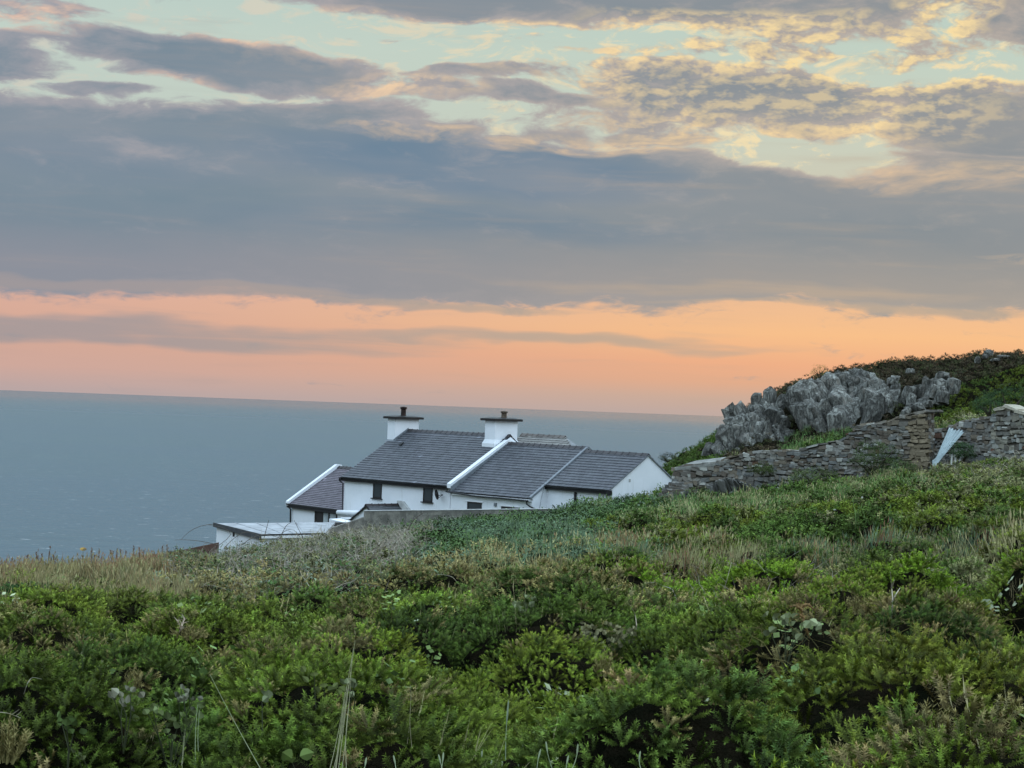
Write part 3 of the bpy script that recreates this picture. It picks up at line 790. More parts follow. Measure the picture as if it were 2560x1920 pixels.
mb = MB(); mb.tube([H.p(20.98, R1['t0'] - 0.26, -4.52), H.p(20.94, R1['t0'] - 0.24, -4.66), H.p(20.86, R1['t0'] - 0.06, -4.78), H.p(20.84, R1['t0'] - 0.05, -7.0)], [0.045, 0.045, 0.035, 0.022], 8)
part(mb.build('downpipe', M_BLACK))
# hairline crack and loose cable on the plaster
mb = MB(); q = [(5.10, 0.35, -3.95), (5.10, 0.28, -4.3), (5.10, 0.15, -4.7), (5.10, 0.08, -5.1), (5.10, 0.05, -5.6)]
mb.tube([H.p(*p_) for p_ in q], 0.009, 5, cap=False); part(mb.build('cable', M_LEAD))
mb = MB(); H.box(mb, 0.562, 0.578, 1.89, 2.01, -3.63, -3.47); part(mb.build('wall_vent', M_CEMENT))

# --- windows
def window(s0, s1, z0, z1, t, sill=True, bars=0, name='window'):
    mb = MB(); w = 0.07
    for (a_, b_, c_, d_) in ((s0, s0 + w, z0, z1), (s1 - w, s1, z0, z1), (s0 + w, s1 - w, z0, z0 + w), (s0 + w, s1 - w, z1 - w, z1)):
        H.box(mb, a_, b_, t - 0.035, t + 0.02, c_, d_)
    for k in range(bars):
        m_ = s0 + (s1 - s0) * (k + 1) / (bars + 1); H.box(mb, m_ - 0.03, m_ + 0.03, t - 0.03, t + 0.02, z0 + w, z1 - w)
    o_ = part(mb.build(name, M_DARKWOOD))
    mb = MB(); H.box(mb, s0 + w, s1 - w, t - 0.012, t + 0.01, z0 + w, z1 - w); sub(mb.build('glass', M_GLASS), o_)
    if sill:
        mb = MB(); H.box(mb, s0 - 0.09, s1 + 0.09, t - 0.12, t + 0.01, z0 - 0.06, z0 - .002); sub(mb.build('sill', M_BLACK), o_)
    return o_
TW = R1['t0']
window(17.38, 18.14, -5.46, -4.60, TW)
window(13.00, 13.78, -5.40, -4.60, TW)
window(8.99, 10.12, -5.85, -5.18, TW, sill=False, bars=0)
window(6.15, 7.45, -5.85, -5.27, TW, sill=False, bars=1)
for hs in ((8.90, 10.30, -5.17, -5.14), (6.05, 7.55, -5.25, -5.21)):
    mb = MB(); H.box(mb, hs[0], hs[1], TW - 0.05, TW - .002, hs[2], hs[3]); part(mb.build('window_hood', M_WHITEPAINT))
mb = MB(); H.box(mb, 7.82, 7.98, TW - 0.08, TW - .002, -5.29, -5.12); part(mb.build('wall_lamp', M_LEAD))
# satellite dish
c_ = H.p(12.28, TW - 0.34, -4.93); ax = np.array([0.93, -0.30, 0.22]); ax /= np.linalg.norm(ax)
u_ = np.cross(ax, [0, 0, 1.0]); u_ /= np.linalg.norm(u_); v_ = np.cross(u_, ax)
V = [c_ - ax * 0.07]; F = []; n = 20
for i, (r_, q) in enumerate(((0.11, 0.062), (0.20, 0.035), (0.28, 0.0))):
    for k in range(n):
        a_ = 2 * math.pi * k / n; V.append(c_ - ax * q + r_ * (math.cos(a_) * u_ + math.sin(a_) * v_ * 1.05))
F = [(0, 1 + (k + 1) % n, 1 + k) for k in range(n)]
for i in range(2):
    for k in range(n): F.append((1 + i * n + k, 1 + i * n + (k + 1) % n, 1 + (i + 1) * n + (k + 1) % n, 1 + (i + 1) * n + k))
dish = part(MB().add(V, F).build('satellite_dish', M_DARKWOOD, smooth=True))
dish.modifiers.new('thick', 'SOLIDIFY').thickness = 0.012
mb = MB(); mb.tube([c_ - ax * 0.06, H.p(12.35, TW - 0.02, -4.99)], 0.02, 6); mb.tube([c_ - v_ * 0.25, c_ + ax * 0.30 - v_ * 0.08], 0.012, 6)
mb.box(c_ + ax * 0.27 - v_ * 0.12, u_ * 0.06, v_ * 0.07, ax * 0.09); sub(mb.build('dish_arm', M_DARKWOOD), dish)

# --- lower wing at the left end
WG = Frame(at(858, 1270, 113), -37.0)
sw0, sw1, tr_, ze_, zr_, zb_ = -2.0, 6.05, 3.37, -6.42, -4.22, -9.6
mb = MB(); gable_block(mb, WG, sw0, sw1 - 0.02, 0.06, 2 * tr_, ze_ - 0.03, tr_, zr_ - 0.09, zb_); ww = part(mb.build('wing_wall', M_RENDER))
slw = (zr_ - ze_) / tr_
mb = slates(WG, sw0, sw1, -0.14, ze_ - 0.14 * slw, tr_, zr_, (0.115, 0.100, 0.118), seed=41, cw=0.24, rh=0.17)
m2 = slates(WG, sw0, sw1, 2 * tr_ + .14, ze_ - 0.14 * slw, tr_ + .001, zr_, (0.115, 0.100, 0.118), seed=42, cw=0.5, rh=0.34)
n = len(mb.v); mb.v += m2.v; mb.c += m2.c; mb.f += [tuple(i + n for i in f) for f in m2.f]
wr = part(mb.build('wing_roof', M_SLATE, fix=False)); wr['label'] = 'purple slate roof of the low left wing'
sub(ridge_tiles(WG, sw0, sw1, tr_, zr_, slw, (0.04, 0.036, 0.038), 9).build('ridge_tiles', M_SLATE), wr)
cpw = [(-0.22, ze_ - 0.22 * slw - 0.06), (tr_ - 0.15, zr_ - 0.10), (tr_ + 0.15, zr_ - 0.10), (2 * tr_ + .22, ze_ - 0.22 * slw - 0.06)]
sub(coping(WG, sw1 - 0.02, sw1 + 0.26, cpw, 0.26, 0, 'gable_coping', M_RENDER, house), wr)
mb = MB(); WG.box(mb, sw0, sw1 + 0.22, -0.17, -0.14, ze_ - 0.14 * slw - 0.24, ze_ - 0.14 * slw + 0.03); WG.box(mb, sw0, sw1 + 0.18, -0.26, -0.172, ze_ - 0.14 * slw - 0.06, ze_ - 0.14 * slw + 0.02)
sub(mb.build('gutter', M_BLACK), wr)
mb = MB(); mb.tube([WG.p(sw1 + 0.12, -0.22, ze_ - 0.2), WG.p(sw1 - 0.06, -0.05, ze_ - 0.42), WG.p(sw1 - 0.08, -0.02, ze_ - 2.2)], 0.05, 8); part(mb.build('downpipe', M_BLACK))
mb = MB()
for a_, b_ in ((0.70, 0.78), (1.52, 1.66), (2.25, 2.32), (3.10, 3.22)): WG.box(mb, a_, b_, 0.0, 0.08, -7.45, -6.80)
WG.box(mb, 0.70, 3.22, 0.0, 0.08, -6.80, -6.70); WG.box(mb, 2.32, 3.10, 0.03, 0.08, -7.45, -6.80)
wn = part(mb.build('window', M_DARKWOOD)); wn['label'] = 'wide dark framed window of the left wing'
mb = MB(); WG.box(mb, 0.78, 1.52, 0.03, 0.05, -7.45, -6.8); WG.box(mb, 1.66, 2.25, 0.03, 0.05, -7.45, -6.8)
M_PALEGLASS = m_plain('curtained_glass', (0.36, 0.40, 0.41), 0.15, 0.6, 0.3, 1.5, 0.0)
sub(mb.build('glass', M_PALEGLASS), wn)

# --- porch on the main range
mb = MB(); ps, pw, pz = 15.72, 1.42, -5.76; pe = -6.62
gp = lambda t: [H.p(ps - pw, t, -9), H.p(ps - pw, t, pe), H.p(ps, t, pz), H.p(ps + pw, t, pe), H.p(ps + pw, t, -9)]
mb.prism(gp(-2.8), H.d(0, 2.34, 0)); po = part(mb.build('porch', M_RENDER)); po['label'] = 'small gabled porch with dark bargeboard'
PF = Frame((0, 0), 0); PF.O = H.p(ps, -2.8, 0) * np.array([1, 1, 0]); PF.a = H.b; PF.b = -H.a      # runs into the wall
mb = slates(PF, -0.10, 2.34, pw + .12, pe - .12 * .6, 0.0, pz + .05, (0.075, 0.078, 0.085), seed=51, cw=0.24, rh=0.17)
m2 = slates(PF, -0.10, 2.34, -pw - .12, pe - .12 * .6, 0.001, pz + .05, (0.075, 0.078, 0.085), seed=52, cw=0.24, rh=0.17)
n = len(mb.v); mb.v += m2.v; mb.c += m2.c; mb.f += [tuple(i + n for i in f) for f in m2.f]
pr = sub(mb.build('roof', M_SLATE, fix=False), po)
sub(ridge_tiles(PF, -0.12, 2.2, 0.0, pz + .05, 0.6, (0.028, 0.02, 0.02), 19, w=0.13).build('ridge_tiles', M_SLATE), po)
mb = MB()
for sgn in (1, -1):
    a_ = H.p(ps, -2.93, pz + 0.03); b_ = H.p(ps + sgn * (pw + 0.16), -2.93, pe - 0.10)
    mb.prism([a_, b_, b_ - H.d(0, 0, 0.075), a_ - H.d(0, 0, 0.075)], H.d(0, 0.05, 0))
sub(mb.build('bargeboard', M_DARKWOOD), po)
mb = MB()
mb.prism([H.p(ps + 0.1, -0.62, pz + .05), H.p(ps + 0.1, -0.62, pz + .28), H.p(ps - 0.35, -0.62, pz + .28), H.p(ps - pw - .35, -0.62, pe + .05), H.p(ps - pw - .2, -0.62, pe - .1)], H.d(0, 0.165, 0))
sub(mb.build('flashing', M_CEMENT), po)
for o in house.children: pass

# ================================================================ outbuilding with the flat roof
ob_loc = at(740, 1330, 86)
FA, FB, FC_, FD = np.array([-13.16, 86.0, -5.75]), np.array([-10.25, 79.9, -5.75]), np.array([-7.8, 82.1, -5.75]), np.array([-8.05, 89.7, -5.75])
ob = empty('outbuilding', tuple(ob_loc), 'flat roofed white outbuilding with a dark sloping fascia in front of the cottage', 'shed')
def lpart(o, root):
    o.parent = root; o.matrix_parent_inverse = Matrix.Translation(-Vector(root.location)); return o
quad = [FA, FB, FC_, FD]
cen = sum(quad) / 4
ins = [q + (cen - q) * 0.04 for q in quad]
mb = MB(); mb.prism([q - np.array([0, 0, 0.1]) for q in ins], np.array([0, 0, -3.2])); lpart(mb.build('wall', M_RENDER), ob)
mb = MB(); mb.prism([q + np.array([0, 0, -0.09]) for q in quad], np.array([0, 0, 0.09])); 
for k_ in range(1, 6):
    f_ = k_ / 6.0; p_ = FA + (FD - FA) * f_; q_ = FB + (FC_ - FB) * f_; mb.box(p_ + (0, 0, 0.002), q_ - p_, (0.03, 0.02, 0), (0, 0, 0.018))
lpart(mb.build('roof', M_FELT), ob)
mb = MB()
def edge_board(mb, a_, b_, h0, h1, th=0.05, up=0.03):
    d_ = b_ - a_; n_ = np.cross(d_, [0, 0, 1.0]); n_ /= np.linalg.norm(n_)
    V = [a_ + (0, 0, up), b_ + (0, 0, up), b_ - (0, 0, h1), a_ - (0, 0, h0)]
    mb.prism(V, n_ * th)
edge_board(mb, FA, FB, 0.16, 0.22); lpart(mb.build('fascia', M_EDGE), ob)
mb = MB(); edge_board(mb, FB, FC_, 0.03, 0.03, 0.04, 0.02); lpart(mb.build('roof_edge', M_DARKWOOD), ob)
mb = MB(); edge_board(mb, FB + (0.02, 0, -0.06), FC_ + (0.02, 0, -0.06), 0.10, 0.10, 0.03, 0.0); lpart(mb.build('fascia', M_WHITEPAINT), ob)
q_ = FB + (FA - FB) * 0.52; mb = MB(); mb.box(q_ + (-0.12, -0.05, -0.36), (0.08, 0, 0), (0, 0.1, 0), (0, 0, 0.20)); lpart(mb.build('wall_lamp', M_DARKWOOD), ob)

# white yard steps and low parapets beside the porch
st_ = empty('yard_parapet', tuple(at(870, 1300, 97)), 'white painted stepped yard parapet left of the porch', 'low wall')
for (p0, p1, h, r) in (((845, 1281, 108.9), (912, 1283, 107.0), 0, 0.14), ((854, 1297, 108.4), (900, 1298, 107.0), 0, 0.09)):
    mb = MB(); mb.tube([at(*p0), at(*p1)], r, 12); lpart(mb.build('parapet_coping', M_RENDER, smooth=True), st_)
a_, b_ = at(852, 1285, 109.0), at(915, 1287, 107.2)
mb = MB(); mb.prism([a_, b_, b_ - (0, 0, 1.6), a_ - (0, 0, 1.6)], (0.1, 0.16, 0)); lpart(mb.build('wall', M_RENDER), st_)
a_, b_ = at(823, 1297, 99), at(885, 1312, 95)
mb = MB(); mb.prism([a_, b_, b_ - (0, 0, 0.30), a_ - (0, 0, 0.30)], (0.5, 0.7, 0)); lpart(mb.build('step', M_RENDER), st_)
a_, b_ = at(813, 1306, 96), at(848, 1308, 94.4)
mb = MB(); mb.prism([a_, b_, b_ - (0, 0, 0.16), a_ - (0, 0, 0.16)], (0.4, 0.9, 0)); lpart(mb.build('slate_slab', M_DARKWOOD), st_)

# ---------------------------------------------------------------- grey block wall
gw = empty('block_wall', tuple(at(1100, 1310, 88.9)), 'grey concrete block garden wall with a sloping left end in front of the cottage', 'garden wall')
w0, w1 = at(913, 1278, 88.0), at(1475, 1272, 92.7)
dv = (w1 - w0); dvn = dv / np.linalg.norm(dv[:2]); nn = np.array([dvn[1], -dvn[0], 0])
if nn[1] > 0: nn = -nn
Lw = np.linalg.norm(dv[:2])
mb = MB(); r_ = np.random.default_rng(5)
for row in range(3):
    x = -0.22 * (row % 2)
    while x < Lw:
        xa, xb = max(0, x + 0.004), min(Lw, x + 0.44 - 0.004); x += 0.44
        if xb - xa < 0.05: continue
        o_ = w0 + dvn * xa + np.array([0, 0, -0.235 * (row + 1)]) + nn * r_.uniform(-0.004, 0.004)
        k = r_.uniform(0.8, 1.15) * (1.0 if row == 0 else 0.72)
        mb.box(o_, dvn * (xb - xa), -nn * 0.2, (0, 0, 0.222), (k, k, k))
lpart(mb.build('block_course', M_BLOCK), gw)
mb = MB(); mb.box(w0 + nn * -0.01 + dvn * 0.02 + np.array([0, 0, -1.9]), dvn * (Lw - 0.04), -nn * 0.17, (0, 0, 1.885)); lpart(mb.build('mortar', M_BLOCK), gw)
mb = MB(); mb.box(w0 + nn * 0.02 + np.array([0, 0, 0.002]), dvn * Lw, -nn * 0.24, (0, 0, 0.03)); lpart(mb.build('coping', M_CEMENT), gw)
e0_ = w0 + np.array([0, 0, -0.27]); e1_ = at(812, 1326, 86.2)
mb = MB(); mb.prism([e0_, e1_, e1_ - (0, 0, 1.6), e0_ - (0, 0, 1.6)], -nn * 0.2 + np.array([0, .05, 0])); o = lpart(mb.build('sloping_end', M_BLOCK), gw); o['label'] = 'rendered end of the wall sloping down to the left'

# ================================================================ stonework
def stone(mb, C_, ux, uy, uz, w, h, d, col, r_, jit=0.34):
    """one rough stone: a box with cut corners, jittered; w along ux, h along uz, d along uy"""
    V = []; k = 0.30
    ro = r_.normal(0, 0.09); ux, uz = ux * math.cos(ro) + uz * math.sin(ro), uz * math.cos(ro) - ux * math.sin(ro)
    for sx in (-1, 1):
        for sy in (-1, 1):
            for sz in (-1, 1):
                for (a, b_, c) in ((1 - k, 1, 1), (1, 1 - k, 1), (1, 1, 1 - k)):
                    q = C_ + ux * (sx * w / 2 * a) + uy * (sy * d / 2 * b_) + uz * (sz * h / 2 * c)
                    V.append(q + ux * r_.normal(0, jit * w * 0.22) + uy * r_.normal(0, 0.010) + uz * r_.normal(0, jit * h * 0.28))
    V = np.array(V)
    id_ = lambda sx, sy, sz, m: ((sx * 2 + sy) * 2 + sz) * 3 + m
    F = []
    for sx in (0, 1):
        for sy in (0, 1):
            for sz in (0, 1): F.append((id_(sx, sy, sz, 0), id_(sx, sy, sz, 1), id_(sx, sy, sz, 2)))
    for ax in range(3):                          # six octagon faces
        for s_ in (0, 1):
            o1, o2 = [q for q in range(3) if q != ax]
            ring = []
            for (p, q, first) in ((0, 0, 0), (1, 0, 1), (1, 1, 0), (0, 1, 1)):
                c = [0, 0, 0]; c[ax] = s_; c[o1] = p; c[o2] = q
                m1, m2 = (o2, o1) if first == 0 else (o1, o2)
                ring += [id_(*c, m1), id_(*c, m2)]
            F.append(tuple(ring))
    for (ax) in range(3):                        # twelve edge bevels
        o1, o2 = [q for q in range(3) if q != ax]
        for p in (0, 1):
            for q in (0, 1):
                c0 = [0, 0, 0]; c1 = [0, 0, 0]
                c0[o1] = c1[o1] = p; c0[o2] = c1[o2] = q; c0[ax] = 0; c1[ax] = 1
                F.append((id_(*c0, o1), id_(*c1, o1), id_(*c1, o2), id_(*c0, o2)))
    mb.add(V, F, col)

PAL = [(0.185, 0.170, 0.145), (0.150, 0.140, 0.122), (0.215, 0.205, 0.180), (0.125, 0.105, 0.085), (0.175, 0.150, 0.115), (0.24, 0.235, 0.215), (0.155, 0.158, 0.150)]
def stone_wall(P0, P1, thick, top, name, label, seed, pal=PAL, end0=True, end1=True, quoin=None, base=0.6):
    r_ = np.random.default_rng(seed)
    P0 = np.array([P0[0], P0[1], 0.0]); P1 = np.array([P1[0], P1[1], 0.0])
    L_ = np.linalg.norm(P1 - P0); ux = (P1 - P0) / L_; uy = np.array([ux[1], -ux[0], 0.0])
    if uy @ (-P0) < 0: uy = -uy                                  # towards the viewer
    uz = np.array([0, 0, 1.0])
    ts, tz = zip(*top)
    zt = lambda s_: np.interp(s_, ts, tz)
    zb = lambda s_: float(soil(*(P0 + ux * s_)[:2])) - base
    root = empty(name, tuple(P0 + ux * L_ / 2 + uz * zb(L_ / 2)), label, 'stone wall')
    core = MB(); m = 40; ss = np.linspace(0.05, L_ - 0.05, m)
    V = []; F = []
    for s_ in ss:
        for (o_, z_) in ((-0.05, zb(s_)), (-0.05, zt(s_) - 0.10), (-thick + 0.05, zt(s_) - 0.10), (-thick + 0.05, zb(s_))): V.append(P0 + ux * s_ + uy * o_ + uz * z_)
    for i in range(m - 1):
        for k in range(4): F.append((i * 4 + k, i * 4 + (k + 1) % 4, (i + 1) * 4 + (k + 1) % 4, (i + 1) * 4 + k))
    F += [(0, 1, 2, 3), (4 * m - 4, 4 * m - 1, 4 * m - 2, 4 * m - 3)]
    core.add(V, F, (0.085, 0.078, 0.065)); lpart(core.build('rubble_core', M_STONE), root)
    mb = MB()
    zmin = min(zb(s_) for s_ in ss); zmax = max(tz)
    z = zmin
    def colr(s_=None):
        c = np.array(pal[r_.integers(len(pal))]) * r_.uniform(0.80, 1.25)
        if r_.random() < 0.05: c = np.array([0.40, 0.40, 0.36]) * r_.uniform(0.7, 1.1)
        if r_.random() < 0.015: c = np.array([0.12, 0.07, 0.05])
        return tuple(c)
    while z < zmax:
        h = r_.uniform(0.10, 0.23); s_ = r_.uniform(-0.15, 0.0)
        while s_ < L_:
            w = r_.uniform(0.11, 0.34) * (0.6 + 0.7 * (h / 0.19)); zc = z + h / 2 + 0.07 * math.sin(s_ * 1.7 + z * 3) + r_.uniform(-0.03, 0.03)
            sc = s_ + w / 2
            if sc < L_ + 0.05 and zc + h / 2 < zt(sc) + r_.uniform(-0.03, 0.05) and zc > zb(sc) + 0.0:
                C_ = P0 + ux * sc + uy * (-0.10 + r_.uniform(-0.02, 0.03)) + uz * zc
                c = colr()
                if quoin and L_ - sc < quoin: c = tuple(np.array([0.235, 0.195, 0.135]) * r_.uniform(0.65, 1.15))
                hh = h * r_.uniform(0.68, 1.04)
                if r_.random() < 0.12 and w > 0.2:
                    stone(mb, C_ - uz * h * 0.25, ux, uy, uz, w * 0.96, hh * 0.48, 0.26, colr(), r_); stone(mb, C_ + uz * h * 0.25, ux, uy, uz, w * 0.94, hh * 0.46, 0.24, c, r_)
                else: stone(mb, C_, ux, uy, uz, w * 0.97, hh, 0.26, c, r_)
            s_ += w
        z += h
    for (flag, se, sg) in ((end0, 0.0, -1), (end1, L_, 1)):      # ends
        if not flag: continue
        z = zb(min(max(se, 0.1), L_ - 0.1))
        while z < zt(se) - 0.08:
            h = r_.uniform(0.09, 0.17); o_ = -0.22
            while o_ > -thick + 0.05:
                w = r_.uniform(0.15, 0.3); C_ = P0 + ux * (se - sg * 0.09) + uy * (o_ - w / 2) + uz * (z + h / 2)
                stone(mb, C_, uy, ux, uz, w * 0.96, h * 0.95, 0.24, colr(), r_); o_ -= w
            z += h
    s_ = 0.1
    while s_ < L_ - 0.05:                                        # flat stones along the top
        w = r_.uniform(0.25, 0.6); h = r_.uniform(0.05, 0.13)
        C_ = P0 + ux * (s_ + w / 2) + uy * (-thick / 2) + uz * (zt(s_ + w / 2) - 0.03 + r_.uniform(-0.02, 0.03))
        sl = (zt(min(L_, s_ + w)) - zt(s_)) / w; ut = ux + uz * max(-.5, min(.5, sl)); ut /= np.linalg.norm(ut)
        stone(mb, C_, ut, uy, np.cross(ut, uy) if np.cross(ut, uy)[2] > 0 else -np.cross(ut, uy), w, h, thick * r_.uniform(0.85, 1.05), tuple(np.array(colr()) * 1.1), r_)
        s_ += w * 0.92
    lpart(mb.build('stonework', M_STONE), root)
    return root, P0, ux, uy, zt

A0_, A1_ = at(1683, 1200, 85), at(2314, 1100, 77.2)
topA = [(0, -2.46), (0.34, -2.40), (2.12, -2.12), (3.01, -1.86), (3.65, -1.66), (5.28, -1.48), (6.44, -1.42), (7.09, -1.2), (8.4, -0.9), (8.51, -0.75), (9.26, -0.27), (10.27, -0.12), (10.9, 0.12), (11.62, 0.34), (12.55, 0.42)]
wallA, WP, wux, wuy, wzt = stone_wall(A0_, A1_, 0.62, topA, 'ruined_wall', 'long ruined stone wall climbing the slope, squared tan stones at its right end', 21, quoin=0.75)
# sloping cement haunching at the low left end
mb = MB()
Vt = []
for s_, zf in ((-0.03, -2.50), (0.9, -2.36), (2.0, -2.20), (2.75, -2.04)):
    Vt += [WP + wuy * 0.03 + wux * s_ + np.array([0, 0, zf]), WP - wuy * 0.95 + wux * (s_ + 0.55) + np.array([0, 0, zf + 0.36])]
n_ = len(Vt); Vt += [v - np.array([0, 0, 0.12]) for v in Vt]
F = [(2 * i, 2 * i + 2, 2 * i + 3, 2 * i + 1) for i in range(3)] + [(2 * i + n_, 2 * i + 1 + n_, 2 * i + 3 + n_, 2 * i + 2 + n_) for i in range(3)]
F += [(2 * i, 2 * i + n_, 2 * i + 2 + n_, 2 * i + 2) for i in range(3)] + [(2 * i + 1, 2 * i + 3, 2 * i + 3 + n_, 2 * i + 1 + n_) for i in range(3)] + [(0, 1, 1 + n_, n_), (6, 6 + n_, 7 + n_, 7)]
mb.add(Vt, F); o = lpart(mb.build('cement_capping', m_plain('old_cement', (0.235, 0.235, 0.215), 0.9, 0.15, 0.3, 3, 0.6)), wallA)
B0_, B1_ = at(2296, 1100, 80.2), at(2492, 1100, 76.6)
stone_wall(B0_, B1_, 0.5, [(0, -0.38), (1.5, -0.30), (1.78, -0.16), (2.1, -0.04), (3.08, 0.15), (4.2, 0.34)], 'ruined_wall', 'sloping stone wall behind the gap holding the corrugated sheet', 22, end0=False, end1=False)
C0_, C1_ = at(2482, 1100, 75), at(2760, 1100, 70)
wallC, CP, cux, cuy, czt = stone_wall(C0_, C1_, 0.6, [(0, 0.42), (0.38, 0.56), (0.7, 0.60), (1.14, 0.50), (1.68, 0.40), (2.52, 0.28), (4.56, 0.05), (6, 0)], 'ruined_wall', 'stone wall end at the right edge topped by pale coping stones', 23, pal=[(0.22, 0.21, 0.17), (0.25, 0.235, 0.19), (0.17, 0.165, 0.145), (0.14, 0.13, 0.11), (0.26, 0.27, 0.25)])
mb = MB(); r_ = np.random.default_rng(9)
for (s_, w, dz_, tl) in ((0.42, 0.62, 0.03, 0.25), (0.95, 0.7, 0.08, -0.15), (1.6, 0.75, 0.03, -0.2), (2.3, 0.8, 0.02, -0.12), (3.1, 0.8, 0.02, -0.1)):
    ut = cux + np.array([0, 0, tl]); ut /= np.linalg.norm(ut); nz = np.cross(ut, cuy); nz = nz if nz[2] > 0 else -nz
    stone(mb, CP + cux * s_ - cuy * 0.28 + np.array([0, 0, czt(s_) + dz_]), ut, cuy, nz, w, 0.12, 0.72, (0.40, 0.37, 0.29), r_)
lpart(mb.build('coping_stones', M_STONE), wallC)

# corrugated sheet caught in the gap
def corrugated():
    # the sheet fans out from a crushed foot to a wide torn top
    foot = np.array([at(2331, 1152, 76.4), at(2332, 1176, 76.2)]); topL, topR = at(2372, 1071, 77.6), at(2411, 1079, 77.2)
    mid0, mid1 = at(2341, 1143, 76.7), at(2354, 1146, 76.5)
    n = 49; m = 14; V = []
    for j in range(m):
        v = j / (m - 1)
        if v < 0.28: k = v / 0.28; a_ = foot[0] * (1 - k) + mid0 * k; b_ = foot[1] * (1 - k) + mid1 * k
        else: k = (v - 0.28) / 0.72; a_ = mid0 * (1 - k) + topL * k; b_ = mid1 * (1 - k) + topR * k
        for i in range(n):
            u = i / (n - 1); amp = 0.016 * (0.35 + v)
            p = a_ * (1 - u) + b_ * u + np.array([0.2, -1, 0.25]) * amp * math.sin(u * 5 * 2 * math.pi)
            if j == m - 1: p = p + (topL - mid0) / np.linalg.norm(topL - mid0) * (0.035 * math.sin(u * 5 * 2 * math.pi + 0.4) + 0.03 * math.sin(u * 11))
            V.append(p)
    F = [(j * n + i, j * n + i + 1, (j + 1) * n + i + 1, (j + 1) * n + i) for j in range(m - 1) for i in range(n - 1)]
    o_ = MB().add(V, F).build('corrugated_sheet', m_plain('weathered_tin', (0.30, 0.37, 0.38), 0.5, 0.4, 0.22, 2.2, 0.15), smooth=True)
    md = o_.modifiers.new('thick', 'SOLIDIFY'); md.thickness = 0.006
    return tag(o_, 'pale blue grey corrugated sheet leaning crushed in the gap of the ruin', 'metal sheet')
corrugated()
M_SLAT = m_plain('bleached_slat', (0.60, 0.62, 0.60), 0.7, 0.2, 0.2, 4, 0.2)
for (x0, y0, x1, y1, w, lab) in ((2381, 1136, 2378, 1162, 0.035, 'left'), (2387, 1138, 2390, 1161, 0.045, 'middle'), (2406, 1136, 2399, 1152, 0.03, 'thin leaning right')):
    a_, b_ = at(x0, y0, 76.3), at(x1, y1, 76.1); mb = MB()
    mb.prism([a_ - (w, 0, 0), a_ + (w * .5, 0, 0.04), b_ + (w, 0, 0), b_ - (w * .8, 0, 0)], (0, 0.03, 0))
    tag(mb.build('broken_slat', M_SLAT), '%s white broken slat standing below the corrugated sheet' % lab, 'slat', 'white slats in the gap of the ruin')
# dark beams lying at the sheet's foot
mb = MB(); mb.tube([at(2322, 1170, 75.9), at(2352, 1179, 75.6)], [0.07, 0.05], 6); tag(mb.build('fallen_beam', M_DARKWOOD), 'dark fallen beam at the foot of the corrugated sheet', 'beam')

# heap of slabs leaning on edge in front of the wall
mb = MB(); r_ = np.random.default_rng(14)
for k in range(40):
    px = 1776 + k * 3.0 + r_.uniform(-3, 3); py = 1226 - 14 * math.sin(k / 33 * math.pi) - k * 0.25
    C_ = at(px, py + 4, 82.6 - k * 0.03 + r_.uniform(-.15, .15)); lean = 0.75 - k * 0.012 + r_.uniform(-0.1, 0.1)
    ux_ = np.array([math.cos(lean + 0.5), 0.25, -math.sin(lean + 0.5)]); ux_ /= np.linalg.norm(ux_); uy_ = np.cross(np.array([0, 0, 1.0]), ux_); uy_ /= np.linalg.norm(uy_)
    stone(mb, C_, ux_, uy_, np.cross(ux_, uy_), r_.uniform(0.35, 0.62), r_.uniform(0.04, 0.08), r_.uniform(0.2, 0.4), tuple(np.array([0.15, 0.15, 0.14]) * r_.uniform(0.5, 1.7)), r_, 0.3)
tag(mb.build('slab_heap', M_STONE), 'heap of thin stone slabs leaning on edge below the low end of the ruined wall', 'stone heap')
mb = MB()
for k in range(60):
    px = 1648 + r_.uniform(0, 1) ** 0.8 * 100; py = 1206 + max(0, 1680 - px) * 0.35 + r_.uniform(0, 30)
    stone(mb, at(px, py, 84.3 - (py - 1204) * 0.02), np.array([1.0, 0.1, r_.uniform(-.2, .2)]), np.array([0, 1.0, 0]), np.array([0, 0, 1.0]), r_.uniform(0.15, 0.4), r_.uniform(0.08, 0.2), 0.35, tuple(np.array(PAL[r_.integers(7)]) * r_.uniform(0.6, 1.2)), r_, 0.3)
tag(mb.build('rubble_heap', M_STONE), 'low tumbled rubble heap between the white gable and the ruined wall', 'stone heap')

